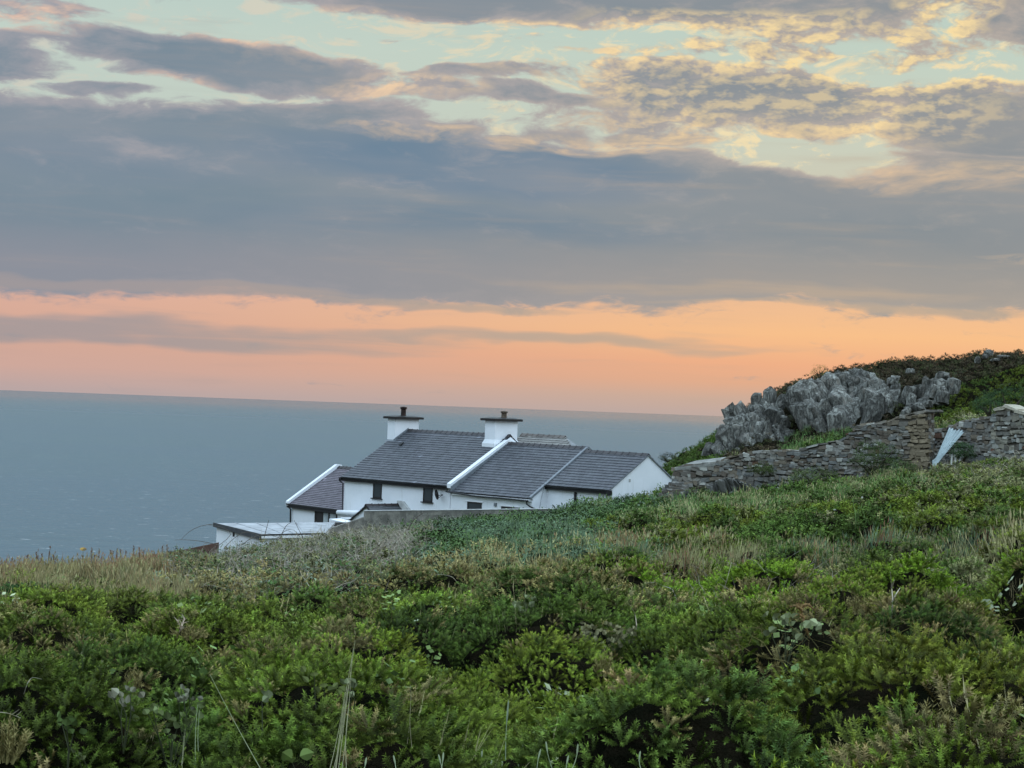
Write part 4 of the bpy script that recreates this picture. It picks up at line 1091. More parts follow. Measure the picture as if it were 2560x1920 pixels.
# ================================================================ crags
def rock_mass(name, label, items, seed, cat='rock outcrop'):
    """items: (px, py, D, width m, height m, lean) -> one angular block each"""
    r_ = np.random.default_rng(seed)
    bm = bmesh.new(); tl = bm.verts.layers.float.new('tone')
    for (px, py, D, w, h, lean) in items:
        c = at(px, py, D)
        q = np.array([(a, b, c_) for a in (-1, 1) for b in (-1, 1) for c_ in (-1, 1)] + [(0, -1.25, 0), (0, -1.1, .6), (.5, 0, 1.1), (-.5, 0, 1.05), (0, -.3, 1.2)], float)
        q = q * r_.uniform(0.55, 1.0, q.shape) + r_.normal(0, 0.10, q.shape)
        q[:, 0] *= w * 0.46; q[:, 1] *= w * 0.66; q[:, 2] *= h * 0.60
        # lean and yaw
        a_ = lean; ca, sa = math.cos(a_), math.sin(a_)
        x, z = q[:, 0] * ca + q[:, 2] * sa, -q[:, 0] * sa + q[:, 2] * ca
        yw = r_.uniform(-0.45, 0.45); cy, sy = math.cos(yw), math.sin(yw)
        q = np.stack([x * cy - q[:, 1] * sy, x * sy + q[:, 1] * cy, z], 1)
        vs = [bm.verts.new(Vector(c + p)) for p in q]
        tn = r_.uniform(0.62, 1.30)
        for v in vs: v[tl] = tn
        geo = bmesh.ops.convex_hull(bm, input=vs)
        dead = [e for e in set(geo['geom_interior'] + geo['geom_unused']) if isinstance(e, bmesh.types.BMVert)]
        bmesh.ops.delete(bm, geom=dead, context='VERTS')
    bmesh.ops.subdivide_edges(bm, edges=bm.edges[:], cuts=3, use_grid_fill=True)
    bmesh.ops.triangulate(bm, faces=bm.faces[:])
    co = np.array([v.co for v in bm.verts])
    nr = np.array([v.normal for v in bm.verts])
    d = 0.045 * vnoise(co[:, 0] * 3.1 + co[:, 1], co[:, 2] * 1.9 + co[:, 1] * 2, seed) + 0.05 * np.abs(vnoise(co[:, 0] * 8.0, co[:, 2] * 4.5 + co[:, 1] * 6, seed + 1)) + 0.018 * vnoise(co[:, 0] * 17.0, co[:, 2] * 14.0 + co[:, 1] * 9, seed + 2)
    co = co + nr * d[:, None]
    for v, p in zip(bm.verts, co): v.co = p
    tones = np.array([v[tl] for v in bm.verts])
    me = bpy.data.meshes.new(name); bm.to_mesh(me); bm.free()
    t = tones * (1.0 + 0.25 * vnoise(co[:, 0] * 0.9, co[:, 2] * 0.7 + co[:, 1], 77))
    a = me.color_attributes.new('Col', 'FLOAT_COLOR', 'POINT'); c4 = np.ones((len(co), 4), np.float32); c4[:, :3] = t[:, None] * np.array([1, 1, 1.0])
    a.data.foreach_set('color', c4.ravel())
    me.materials.append(M_ROCK)
    o_ = bpy.data.objects.new(name, me); COL.objects.link(o_)
    return tag(o_, label, cat)

def inside(poly, x, y):
    c = False; n = len(poly)
    for i in range(n):
        (x0, y0), (x1, y1) = poly[i], poly[(i + 1) % n]
        if (y0 > y) != (y1 > y) and x < (x1 - x0) * (y - y0) / (y1 - y0) + x0: c = not c
    return c
def crag_items(poly, Df, n, wr, hr, lean, seed):
    r_ = np.random.default_rng(seed); out = []
    xs = [p[0] for p in poly]; ys = [p[1] for p in poly]
    while len(out) < n:
        x, y = r_.uniform(min(xs), max(xs)), r_.uniform(min(ys), max(ys))
        if not inside(poly, x, y): continue
        uu = r_.random() ** 1.6; w = wr[0] + (wr[1] - wr[0]) * uu; h = (hr[0] + (hr[1] - hr[0]) * uu) * r_.uniform(0.75, 1.1)
        yt = y
        while inside(poly, x, yt) and yt > min(ys): yt -= 3
        h = min(h, max(0.55, (y - yt) / 20.0 + 0.1)); w = min(w, h * 1.1)
        out.append((x, y, Df(x, y) + r_.uniform(-0.8, 0.9), w, h, lean(x, y) + r_.normal(0, 0.10)))
    return out
DfL = lambda x, y: 113 + (1135 - y) * 0.055
polyL = [(1782, 1118), (1806, 1096), (1826, 1066), (1850, 1048), (1880, 1040), (1893, 1018), (1925, 1012), (1950, 1030), (1965, 1060), (1980, 1095), (1950, 1125), (1870, 1138), (1800, 1140)]
itL = crag_items(polyL, DfL, 150, (0.35, 1.05), (0.9, 2.6), lambda x, y: -0.42, 61)
itL += [(1824, 1052, 117, 0.5, 1.3, -0.35), (1841, 1046, 117, 0.75, 1.6, -0.5), (1862, 1038, 118, 0.9, 1.4, -0.6), (1893, 1012, 119, 0.8, 1.3, -0.2), (1922, 1010, 119, 1.0, 1.5, 0.1), (1772, 1124, 114, 0.7, 0.7, 0), (1945, 1018, 119, 0.8, 1.8, 0.55)]
rock_mass('crag', 'jagged grey crag at the hill foot beside the sea, left of the dark cleft', itL, 71)
polyR = [(1968, 1002), (1990, 985), (2030, 968), (2085, 946), (2140, 932), (2182, 945), (2200, 975), (2228, 1000), (2222, 1040), (2190, 1066), (2130, 1082), (2080, 1088), (2030, 1078), (2000, 1045)]
DfR = lambda x, y: 114 + (1090 - y) * 0.055
itR = crag_items(polyR, DfR, 200, (0.4, 1.55), (1.0, 3.1), lambda x, y: -0.48 if x < 2080 else -0.22, 62)
itR += [(1978, 985, 119, 0.7, 0.7, 0.3), (2180, 1050, 114.5, 1.3, 2.2, 0.35)]
rock_mass('crag', 'largest grey crag with broad smooth faces under the heather brow', itR, 72)
it3 = crag_items([(2205, 965), (2240, 948), (2262, 960), (2258, 1000), (2225, 1010)], lambda x, y: 117 + (1000 - y) * 0.05, 9, (0.35, 0.8), (0.6, 1.3), lambda x, y: 0.1, 63)
rock_mass('crag', 'small grey crag just right of the largest one', it3, 73)
it4 = crag_items([(2250, 998), (2280, 962), (2310, 948), (2345, 958), (2340, 975), (2300, 985), (2290, 1010), (2262, 1012)], lambda x, y: 115 + (1010 - y) * 0.06, 12, (0.4, 0.9), (0.6, 1.3), lambda x, y: 0.1, 64)
it4 += crag_items([(2320, 955), (2390, 952), (2402, 962), (2380, 990), (2345, 1002), (2330, 985)], lambda x, y: 114 + (1000 - y) * 0.06, 9, (0.5, 1.0), (0.6, 1.2), lambda x, y: 0.2, 65)
it5 = crag_items([(2262, 1020), (2320, 990), (2335, 985), (2325, 1008), (2290, 1028), (2262, 1034)], lambda x, y: 111 + (1030 - y) * 0.06, 7, (0.5, 1.0), (0.4, 0.7), lambda x, y: 1.2, 66)
rock_mass('crag', 'brownish broken crag above the gap in the ruined wall', it4, 74)
rock_mass('crag', 'low slab of brown rock leaning behind the highest part of the ruined wall', it5, 75)
k = 0
for (x, y, D, w, h, lab) in ((2470, 884, 133.5, .8, 0.38, 'pale rock poking out on the hill top'), (2463, 892, 131, .45, .22, 'small pale rock below the hill top'), (2508, 892, 132, .7, 0.14, 'thin flat pale rock right of the hill top'), (2488, 900, 130, .6, .16, 'flat pale rock in the heather under the hill top'), (2275, 928, 126, 0.5, .28, 'small pale rock alone in the heather below the skyline'), (2355, 940, 121, 1.0, .42, 'whitish rock just above the brownish crag'), (2443, 901, 129, 0.25, .35, 'pointed pale stone left of the hill top')):
    rock_mass('boulder', lab, [(x, y, D, w, h, 0), (x + 4, y + 1, D, w * .6, h * .8, 0.3)], 80 + k, 'boulder'); k += 1

# ================================================================ plants
def tri_spray(shoots, seed, R=0.1, needles=14, nl=0.014, nw=0.0022, rise=0.75, up=0.6, core=True):
    """a branch head: shoots radiating up and out, each set with needles; returns tris (n,3,3) and tone (n,3)"""
    r = np.random.default_rng(seed); T = []; K = []
    for i in range(shoots):
        az_ = r.uniform(0, 2 * math.pi); e = math.asin(r.uniform(up * 0.35, 1.0))
        d = np.array([math.cos(az_) * math.cos(e), math.sin(az_) * math.cos(e), math.sin(e)])
        base = d * R * r.uniform(0.0, 0.35) * np.array([1, 1, 0.5]) ; tip = d * R * r.uniform(0.8, 1.15) * np.array([1, 1, rise])
        ax = tip - base; L_ = np.linalg.norm(ax); a = ax / L_
        u = np.cross(a, r.normal(0, 1, 3)); u /= np.linalg.norm(u); w = np.cross(a, u)
        for k in range(needles):
            f = (k + r.uniform(0.2, 0.9)) / needles
            f = f ** 0.8
            end = max(0.0, (f - 0.82) / 0.18)                      # a blunt brush of young needles at the tip
            p = base + ax * (0.12 + 0.80 * f)
            ph = k * 2.4 + r.uniform(-0.5, 0.5)
            o = math.cos(ph) * u + math.sin(ph) * w
            dn = o * (1.0 - 0.45 * end) + a * (0.25 + 0.55 * end * r.uniform(0.4, 1.6)); dn /= np.linalg.norm(dn)
            s_ = np.cross(dn, a); s_ /= np.linalg.norm(s_) + 1e-9
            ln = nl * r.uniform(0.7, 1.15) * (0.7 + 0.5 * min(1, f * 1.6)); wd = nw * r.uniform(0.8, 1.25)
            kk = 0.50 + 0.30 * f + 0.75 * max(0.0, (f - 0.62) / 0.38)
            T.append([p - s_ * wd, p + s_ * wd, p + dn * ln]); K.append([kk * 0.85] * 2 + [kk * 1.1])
    return np.array(T, np.float32), np.array(K, np.float32)

def tri_grass(blades, seed, R=0.12, H=0.4, w=0.006, lean=0.35, heads=0.4):
    r = np.random.default_rng(seed); T = []; K = []
    for i in range(blades):
        b = np.array([r.normal(0, R * 0.6), r.normal(0, R * 0.6), -0.05]); h = H * r.uniform(0.5, 1.15)
        az_ = r.uniform(0, 2 * math.pi); l = lean * r.uniform(0.2, 1.2) * h
        m = b + np.array([math.cos(az_) * l * 0.35, math.sin(az_) * l * 0.35, h * 0.6]); t = b + np.array([math.cos(az_) * l, math.sin(az_) * l, h])
        s_ = np.array([-math.sin(az_ + r.uniform(-1, 1)), math.cos(az_), 0]); s_ /= np.linalg.norm(s_); ww = w * r.uniform(0.6, 1.3)
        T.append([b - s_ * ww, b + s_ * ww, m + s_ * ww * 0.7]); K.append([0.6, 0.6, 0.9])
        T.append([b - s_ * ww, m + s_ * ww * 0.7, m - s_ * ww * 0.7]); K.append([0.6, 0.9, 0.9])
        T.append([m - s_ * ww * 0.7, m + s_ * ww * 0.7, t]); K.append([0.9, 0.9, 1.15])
        if r.random() < heads:
            q = t + np.array([0, 0, 0.0]); T.append([q - s_ * ww * 1.2 - (0, 0, 0.03), q + s_ * ww * 1.4, q + (0, 0, 0.05)]); K.append([1.25, 1.25, 1.3])
    return np.array(T, np.float32), np.array(K, np.float32)

def tri_leaf(leaves, seed, R=0.14, ll=0.05, lw=0.03, H=0.25):
    r = np.random.default_rng(seed); T = []; K = []
    for i in range(leaves):
        az_ = r.uniform(0, 2 * math.pi); e = r.uniform(-0.1, 0.9); rr = R * math.sqrt(r.uniform(0, 1))
        p = np.array([math.cos(az_) * rr, math.sin(az_) * rr, H * r.uniform(0, 1) * (1 - 0.5 * rr / R)])
        a2 = az_ + r.uniform(-1, 1); d = np.array([math.cos(a2) * math.cos(e), math.sin(a2) * math.cos(e), math.sin(e) * 0.6]); d /= np.linalg.norm(d)
        s_ = np.cross(d, [0, 0, 1.0]); s_ /= np.linalg.norm(s_); s_ += np.array([0, 0, r.uniform(-0.5, 0.5)])
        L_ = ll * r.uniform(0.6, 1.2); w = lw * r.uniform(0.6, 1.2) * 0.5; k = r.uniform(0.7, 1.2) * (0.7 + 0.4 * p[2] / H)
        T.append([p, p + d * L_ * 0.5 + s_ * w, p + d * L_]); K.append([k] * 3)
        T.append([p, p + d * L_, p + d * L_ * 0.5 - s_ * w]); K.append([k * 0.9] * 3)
    return np.array(T, np.float32), np.array(K, np.float32)

def tri_twigs(twigs, seed, R=0.25, w=0.004):
    r = np.random.default_rng(seed); T = []; K = []
    for i in range(twigs):
        p = np.array([r.normal(0, R * 0.4), r.normal(0, R * 0.4), r.uniform(-0.05, 0.05)])
        d = np.array([r.normal(0, 1), r.normal(0, 1), abs(r.normal(0.4, 0.6))]); d /= np.linalg.norm(d)
        k = r.uniform(0.6, 1.3); ww = w * r.uniform(0.6, 1.3)
        for j in range(5):
            L_ = R * 0.32; q = p + d * L_; s_ = np.cross(d, r.normal(0, 1, 3)); s_ /= np.linalg.norm(s_); w1_ = ww * (1 - j / 5.5)
            T.append([p - s_ * w1_, p + s_ * w1_, q]); K.append([k] * 3); T.append([p + s_ * w1_, q + s_ * w1_ * 0.8, q]); K.append([k] * 3)
            p = q; d = d + r.normal(0, 0.35, 3) + np.array([0, 0, -0.06 * j]); d /= np.linalg.norm(d)
    return np.array(T, np.float32), np.array(K, np.float32)

def scatter(protos, X, Y, Z, scale, tilt, colr, r):
    """copies of the tri prototypes merged into vertex and colour arrays"""
    n = len(X); which = r.integers(0, len(protos), n)
    yaw = r.uniform(0, 2 * np.pi, n); cy, sy = np.cos(yaw), np.sin(yaw)
    outV = []; outC = []
    for k, (T, K) in enumerate(protos):
        m = np.where(which == k)[0]
        if len(m) == 0: continue
        V = T.reshape(-1, 3)[None] * scale[m, None, None]
        x = V[..., 0] * cy[m, None] - V[..., 1] * sy[m, None]; y = V[..., 0] * sy[m, None] + V[..., 1] * cy[m, None]; z = V[..., 2]
        tx, ty = tilt[0][m, None], tilt[1][m, None]                # shear along the local slope normal
        x2 = x + z * tx; y2 = y + z * ty; z2 = z - (x * tx + y * ty) * 0.6
        outV.append(np.stack([x2 + X[m, None], y2 + Y[m, None], z2 + Z[m, None]], -1).reshape(-1, 3).astype(np.float32))
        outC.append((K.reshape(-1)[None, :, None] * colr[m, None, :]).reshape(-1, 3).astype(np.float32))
    return np.concatenate(outV), np.concatenate(outC)

LOD = {
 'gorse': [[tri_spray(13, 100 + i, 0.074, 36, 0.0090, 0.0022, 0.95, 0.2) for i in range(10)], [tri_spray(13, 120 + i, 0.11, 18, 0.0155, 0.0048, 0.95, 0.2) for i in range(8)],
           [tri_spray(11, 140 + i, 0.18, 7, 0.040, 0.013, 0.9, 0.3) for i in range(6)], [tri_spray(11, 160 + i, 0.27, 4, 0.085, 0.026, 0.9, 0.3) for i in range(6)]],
 'grass': [[tri_grass(22, 200 + i, 0.10, 0.30, 0.0022) for i in range(6)], [tri_grass(20, 210 + i, 0.14, 0.34, 0.0045) for i in range(6)],
           [tri_grass(18, 220 + i, 0.22, 0.42, 0.010) for i in range(6)], [tri_grass(16, 230 + i, 0.30, 0.50, 0.017) for i in range(6)]],
 'leafy': [[tri_leaf(22, 300 + i, 0.11, 0.045, 0.032, 0.14) for i in range(6)], [tri_leaf(24, 310 + i, 0.16, 0.05, 0.034, 0.20) for i in range(6)],
           [tri_leaf(34, 320 + i, 0.24, 0.07, 0.042, 0.30) for i in range(6)], [tri_leaf(34, 330 + i, 0.32, 0.10, 0.060, 0.34) for i in range(6)]],
 'twigs': [[tri_twigs(7, 400 + i, 0.20, 0.0022) for i in range(6)], [tri_twigs(8, 410 + i, 0.26, 0.004) for i in range(6)],
           [tri_twigs(9, 420 + i, 0.36, 0.008) for i in range(6)], [tri_twigs(9, 430 + i, 0.45, 0.013) for i in range(6)]],
}
#        D0    D1   per m2   half-width factor
ZONES = [(3.6, 9.5, 250, 0), (9.5, 14, 200, 0), (14, 21, 125, 1), (21, 31, 90, 1), (31, 50, 44, 2), (50, 76, 28.0, 2), (76, 112, 12, 3), (112, 156, 12, 3)]

def cells(x, y, size, amp, seed, lo=0.55, hi=0.9):
    """overlapping domes on a jittered grid: height and a random number for each dome"""
    xi = np.floor(x / size).astype(np.int64); yi = np.floor(y / size).astype(np.int64)
    best = np.zeros_like(x); who = np.zeros_like(x)
    def h(a, b, k):
        n = (a * 374761393 + b * 668265263 + (seed * 31 + k) * 1442695041) & 0x7fffffff
        n = ((n ^ (n >> 13)) * 1274126177) & 0x7fffffff
        return ((n ^ (n >> 16)) & 0xffff) / 65535.0
    for i in (-1, 0, 1):
        for j in (-1, 0, 1):
            a, b = xi + i, yi + j
            cx = (a + 0.1 + 0.8 * h(a, b, 1)) * size; cy = (b + 0.1 + 0.8 * h(a, b, 2)) * size
            rr = size * (lo + (hi - lo) * h(a, b, 3)); hh = amp * (0.45 + 0.55 * h(a, b, 4))
            d2 = ((x - cx) ** 2 + (y - cy) ** 2) / rr ** 2
            v = hh * np.sqrt(np.maximum(0, 1 - d2))
            m = v > best; best = np.where(m, v, best); who = np.where(m, h(a, b, 5), who)
    return best, who

def lump(x, y):
    """mounding of the bushes, metres"""
    wx = x + 0.10 * vnoise(x * 3.1, y * 3.1, 15); wy = y + 0.10 * vnoise(x * 3.1 + 9, y * 3.1, 16)
    far_ = np.clip((y - 14) / 50.0, 0, 1)
    A_, _ = cells(wx, wy * 0.85, 0.92, 0.72, 21, 0.47, 0.70)
    B_, _ = cells(wx, wy, 0.19, 0.09, 22, 0.5, 0.72)
    C_, _ = cells(wx, wy * 0.7, 1.7, 0.36, 23, 0.5, 0.8)
    c = vnoise(x * 0.42, y * 0.30, 13)
    return A_ * (1 + 0.15 * far_) + B_ * (1 - far_ * 0.6) + C_ * (0.45 + 0.9 * far_) - 0.55 - 0.12 * far_ + 0.06 * c * np.clip(y / 12, 0.4, 1.5)

C_GORSE = np.array([0.160, 0.208, 0.028]); C_GORSE2 = np.array([0.092, 0.150, 0.030]); C_BLUEG = np.array([0.090, 0.140, 0.048]); C_YEL = np.array([0.185, 0.205, 0.030])
C_DEAD = np.array([0.285, 0.245, 0.095]); C_GREY = np.array([0.31, 0.28, 0.22]); C_DRY = np.array([0.32, 0.27, 0.13]); C_TAN = np.array([0.33, 0.305, 0.15]); C_TEAL = np.array([0.125, 0.185, 0.105])
C_RUST = np.array([0.24, 0.135, 0.075]); C_NETTLE = np.array([0.095, 0.160, 0.052]); C_HEATH = np.array([0.070, 0.055, 0.032]); C_OLIVE = np.array([0.19, 0.19, 0.08]); C_PALELEAF = np.array([0.30, 0.38, 0.27])

def region(px, py, D, x, y, r):
    """kind (0 gorse, 1 grass, 2 leafy, 3 twigs) and colour for each plant, from where it grows on the slope"""
    n = len(px); kind = np.zeros(n, int); u = r.random(n)
    j = 30 * vnoise(x * 0.30, y * 0.16, 31) + 26 * vnoise(x * 0.8, y * 0.5, 38) + 14 * vnoise(x * 2.0, y * 1.3, 32) + r.normal(0, 7, len(px)); yy = py + j; xx = px + 3 * j
    pn = vnoise(x * 0.45 + 9, y * 0.30, 33); pn2 = vnoise(x * 1.1, y * 0.7 + 4, 34)
    _, bush = cells(x + 0.10 * vnoise(x * 3.1, y * 3.1, 15), (y + 0.10 * vnoise(x * 3.1 + 9, y * 3.1, 16)) * 0.85, 0.92, 0.72, 21, 0.47, 0.70)
    t = np.clip(0.15 + 0.55 * pn + 0.7 * bush, 0, 1)[:, None]
    col = C_GORSE * (1 - t) + C_GORSE2 * t
    tb = np.clip(vnoise(x * 0.6, y * 0.4 + 40, 35) * 0.8 - 0.3 + 0.75 * (bush > 0.86) * r.random(len(px)), 0, 1)[:, None]; col = col * (1 - tb) + C_BLUEG * tb
    ty = np.clip(vnoise(x * 0.5 + 20, y * 0.35, 36) * 1.2 - 0.5 + 0.8 * (((bush * 91.0) % 1.0) > 0.8), 0, 1)[:, None]; col = col * (1 - ty) + C_YEL * ty
    def put(m, k, c, p=1.0):
        m = m & (r.random(n) < p); kind[m] = k; col[m] = c
    tone_b = (0.62 + 0.66 * ((bush * 53.0) % 1.0))[:, None]; col = col * tone_b
    fo = (np.clip((D - 14) / 14, 0, 1) * 0.32)[:, None]; col = col * (1 - fo) + C_OLIVE * 0.55 * fo
    # dead patches in the near gorse
    dead = vnoise(x * 1.0 + 50, y * 0.62, 37) * 0.75 + (((bush * 37.0) % 1.0) - 0.5) * 0.75
    put((D < 32) & (dead > 0.52), 0, C_DEAD * 0.75, 0.6); put((D < 32) & (dead > 0.60), 3, C_DEAD * 0.6, 0.3)
    put(D < 60, 0, C_DEAD, 0.035); put(D < 60, 1, C_TAN, 0.003)
    put((D > 17) & (D < 50) & (pn2 > 0.36) & (xx > 900), 1, C_TAN, 0.5)
    put((D > 5.5) & (D < 30), 2, np.array([0.17, 0.24, 0.08]), 0.010); put((D > 6) & (D < 30), 2, np.array([0.40, 0.43, 0.26]), 0.0035)
    # left: dry grass on the brow
    m = (xx < 720) & (yy < 1492) & (D > 20) & (D < 100)
    put(m, 1, C_DRY * 0.8); put(m & (r.random(n) < 0.35), 1, C_TAN * 0.75)
    put(m & (yy < 1435), 1, C_RUST, 0.4); put(m & (xx > 480), 1, C_RUST, 0.3)
    # bramble tangle before the outbuilding
    m = (xx > 440) & (xx < 1020) & (yy < 1500) & (D > 22) & (D < 100)
    put(m, 2, C_NETTLE * 0.9); put(m, 3, C_GREY, 0.42); put(m, 0, C_OLIVE, 0.3); put(m, 2, C_PALELEAF * 0.8, 0.05); put(m & (yy > 1430), 0, C_DEAD, 0.45)
    m2 = (xx > 860) & (xx < 1010) & (yy < 1400); put(m2, 3, C_GREY * 1.05, 0.45)
    # fresh green nettles below the block wall
    m = (xx >= 1010) & (xx < 1640) & (yy < 1440) & (D > 24) & (D < 100)
    put(m, 2, C_NETTLE); put(m & (pn > 0.0), 2, C_TEAL, 0.75); put(m & (xx > 1180) & (yy > 1330), 1, C_TEAL, 0.5); put(m & (yy > 1390), 1, C_TAN, 0.45); put(m & (yy > 1400), 0, C_DEAD, 0.4)
    # right hand slope
    low = 1352 - np.clip(xx - 1900, 0, 900) * 0.07
    up_ = 1300 - np.clip(xx - 1650, 0, 900) * 0.150
    R_ = (xx > 1560) & (D > 14) & (D < 106)
    band = R_ & (yy < low) & (yy > up_)
    put(band, 0, C_GORSE2 * 0.80); put(band & (pn2 > 0.15), 0, C_GORSE * 0.80); col[band] *= tone_b[band]; put(band & (yy < up_ + 30), 0, C_OLIVE, 0.4); put(band & (xx > 2200), 0, C_OLIVE * 0.9, 0.25)
    above = R_ & (yy <= up_); mnd = above & (((bush * 17.0) % 1.0) < 0.30)
    put(above & (xx < 2330), 1, C_TAN * 0.95); put(above & (xx < 2330), 1, C_NETTLE * 1.3, 0.5); put(above & (xx < 2330) & (pn2 > 0.2), 2, C_NETTLE, 0.6)
    put(above & (xx >= 2300), 0, C_OLIVE * 1.15); put(above & (xx >= 2300), 3, C_GREY, 0.15); put(above & (xx >= 2300) & (pn2 > .3), 0, C_GORSE, 0.7)
    put(mnd, 0, C_GORSE2 * 0.8, 0.85)
    strip = R_ & (yy >= low) & (yy < low + 66) & (D > 20)
    put(strip, 1, C_TAN * 0.85); put(strip & (xx > 2000), 1, C_TEAL, 0.4); put(strip, 1, C_RUST, 0.13)
    put(strip & (((bush * 29.0) % 1.0) < 0.28), 0, C_GORSE2 * 0.9, 0.85)
    below = R_ & (yy >= low + 66) & (yy < low + 175)
    put(below & (pn < 0.1), 0, C_GORSE * np.array([0.95, 1.15, 0.8])); put(below & (pn > 0.15) , 0, C_OLIVE, 0.6); put(below & (xx < 2150) & (yy > low + 110), 0, C_DEAD * 0.95, 0.42)
    put(below & (xx < 2100) & (yy > low + 110), 3, C_GREY * 0.8, 0.10)
    mid = (D > 16) & (D < 40) & (xx > 1000) & (xx < 1700) & (yy > 1400) & (yy < 1480); put(mid, 0, C_DEAD * 0.9, 0.40)
    # the headland
    h = D >= 106
    put(h, 0, C_HEATH); put(h & (pn2 > 0.0), 0, C_HEATH * np.array([0.9, 1.3, 0.9]), 0.7)
    put(h & (px < 1810), 0, C_GORSE2 * 0.9); put(h & (px < 1760) & (pn > 0), 0, C_OLIVE * 0.6, 0.5)
    put(h & (px > 2330) & (py > 985 - (px - 2330) * 0.30), 0, C_GORSE * 0.6); put(h & (px > 2330) & (py > 985 - (px - 2330) * 0.30) & (pn2 > 0.25), 0, C_GORSE2 * 0.7)
    put(h & (px > 1950) & (py > 1060), 1, C_NETTLE * 1.2, 0.7)
    return kind, col

def blocked(x, y):
    """keep plants out of the buildings and walls"""
    P_ = np.stack([x, y, np.zeros_like(x)], -1)
    rel = P_ - H.O; s_ = rel @ H.a; t_ = rel @ H.b
    b = (s_ > 0.4) & (s_ < 21.2) & (t_ > -0.6) & (t_ < 8.2)
    b |= (s_ > 14.0) & (s_ < 17.4) & (t_ > -3.1) & (t_ < 0)
    rel = P_ - WG.O; s2 = rel @ WG.a; t2 = rel @ WG.b; b |= (s2 > -2) & (s2 < 6.5) & (t2 > -0.3) & (t2 < 7)
    for W0, W1, th in ((A0_, A1_, 0.62), (B0_, B1_, 0.5), (C0_, C1_, 0.6), (w0, w1, 0.3)):
        d = np.array([W1[0] - W0[0], W1[1] - W0[1], 0.0]); L_ = np.linalg.norm(d); d /= L_; nn_ = np.array([d[1], -d[0], 0.0])
        if nn_ @ -np.array([W0[0], W0[1], 0]) < 0: nn_ = -nn_
        rel = P_ - np.array([W0[0], W0[1], 0.0]); a = rel @ d; o = rel @ nn_
        b |= (a > -0.1) & (a < L_ + 0.1) & (o < 0.12) & (o > -th - 0.1)
    c = (FA + FB + FC_ + FD) / 4
    b |= (np.abs(x - c[0]) < 3.6) & (np.abs(y - c[1]) < 3.0) & (x > FB[0] - 2.0 + (83 - y) * 0.0) & (y > 81.0)
    return b

CRAG_POLYS = [polyL, polyR, [(2205, 965), (2240, 948), (2262, 960), (2258, 1000), (2225, 1010)], [(2250, 998), (2280, 962), (2310, 948), (2400, 950), (2402, 962), (2345, 1002), (2290, 1030), (2262, 1030)]]
# woody inside of the thicket as a near-black sheet, gap shade in its colour
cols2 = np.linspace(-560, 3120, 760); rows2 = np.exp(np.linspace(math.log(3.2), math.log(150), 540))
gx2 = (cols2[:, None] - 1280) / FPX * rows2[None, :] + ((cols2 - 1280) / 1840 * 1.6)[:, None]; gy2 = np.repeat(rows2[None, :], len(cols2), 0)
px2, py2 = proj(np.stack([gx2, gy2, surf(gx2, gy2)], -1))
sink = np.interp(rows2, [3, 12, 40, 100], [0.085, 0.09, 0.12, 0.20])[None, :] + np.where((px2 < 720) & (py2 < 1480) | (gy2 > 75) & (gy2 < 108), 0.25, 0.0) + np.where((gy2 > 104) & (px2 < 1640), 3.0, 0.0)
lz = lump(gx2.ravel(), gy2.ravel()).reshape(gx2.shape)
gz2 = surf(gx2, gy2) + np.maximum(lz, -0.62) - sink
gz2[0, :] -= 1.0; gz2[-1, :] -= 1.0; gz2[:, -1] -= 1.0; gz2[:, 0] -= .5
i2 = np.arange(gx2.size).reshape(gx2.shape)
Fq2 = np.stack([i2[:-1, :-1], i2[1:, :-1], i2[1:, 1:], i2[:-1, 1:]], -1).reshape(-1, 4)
def _wood_shade(gg, b):
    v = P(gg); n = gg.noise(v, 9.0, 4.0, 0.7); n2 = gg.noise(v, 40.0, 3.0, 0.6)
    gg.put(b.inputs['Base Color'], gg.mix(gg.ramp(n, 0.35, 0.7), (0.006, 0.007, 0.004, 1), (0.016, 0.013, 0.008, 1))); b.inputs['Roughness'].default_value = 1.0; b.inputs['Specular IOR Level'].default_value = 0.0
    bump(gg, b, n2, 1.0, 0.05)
gw_ = mesh_np('gorse_shade_sheet', np.stack([gx2, gy2, gz2], -1).reshape(-1, 3), Fq2, material('gorse_wood_shade', _wood_shade), smooth=True)
tag(gw_, 'near-black sheet under the green gorse for its inner stems and shade', kind='stuff')
buckets = {0: [], 1: [], 2: [], 3: []}
names = ['gorse', 'grass', 'leafy', 'twigs']
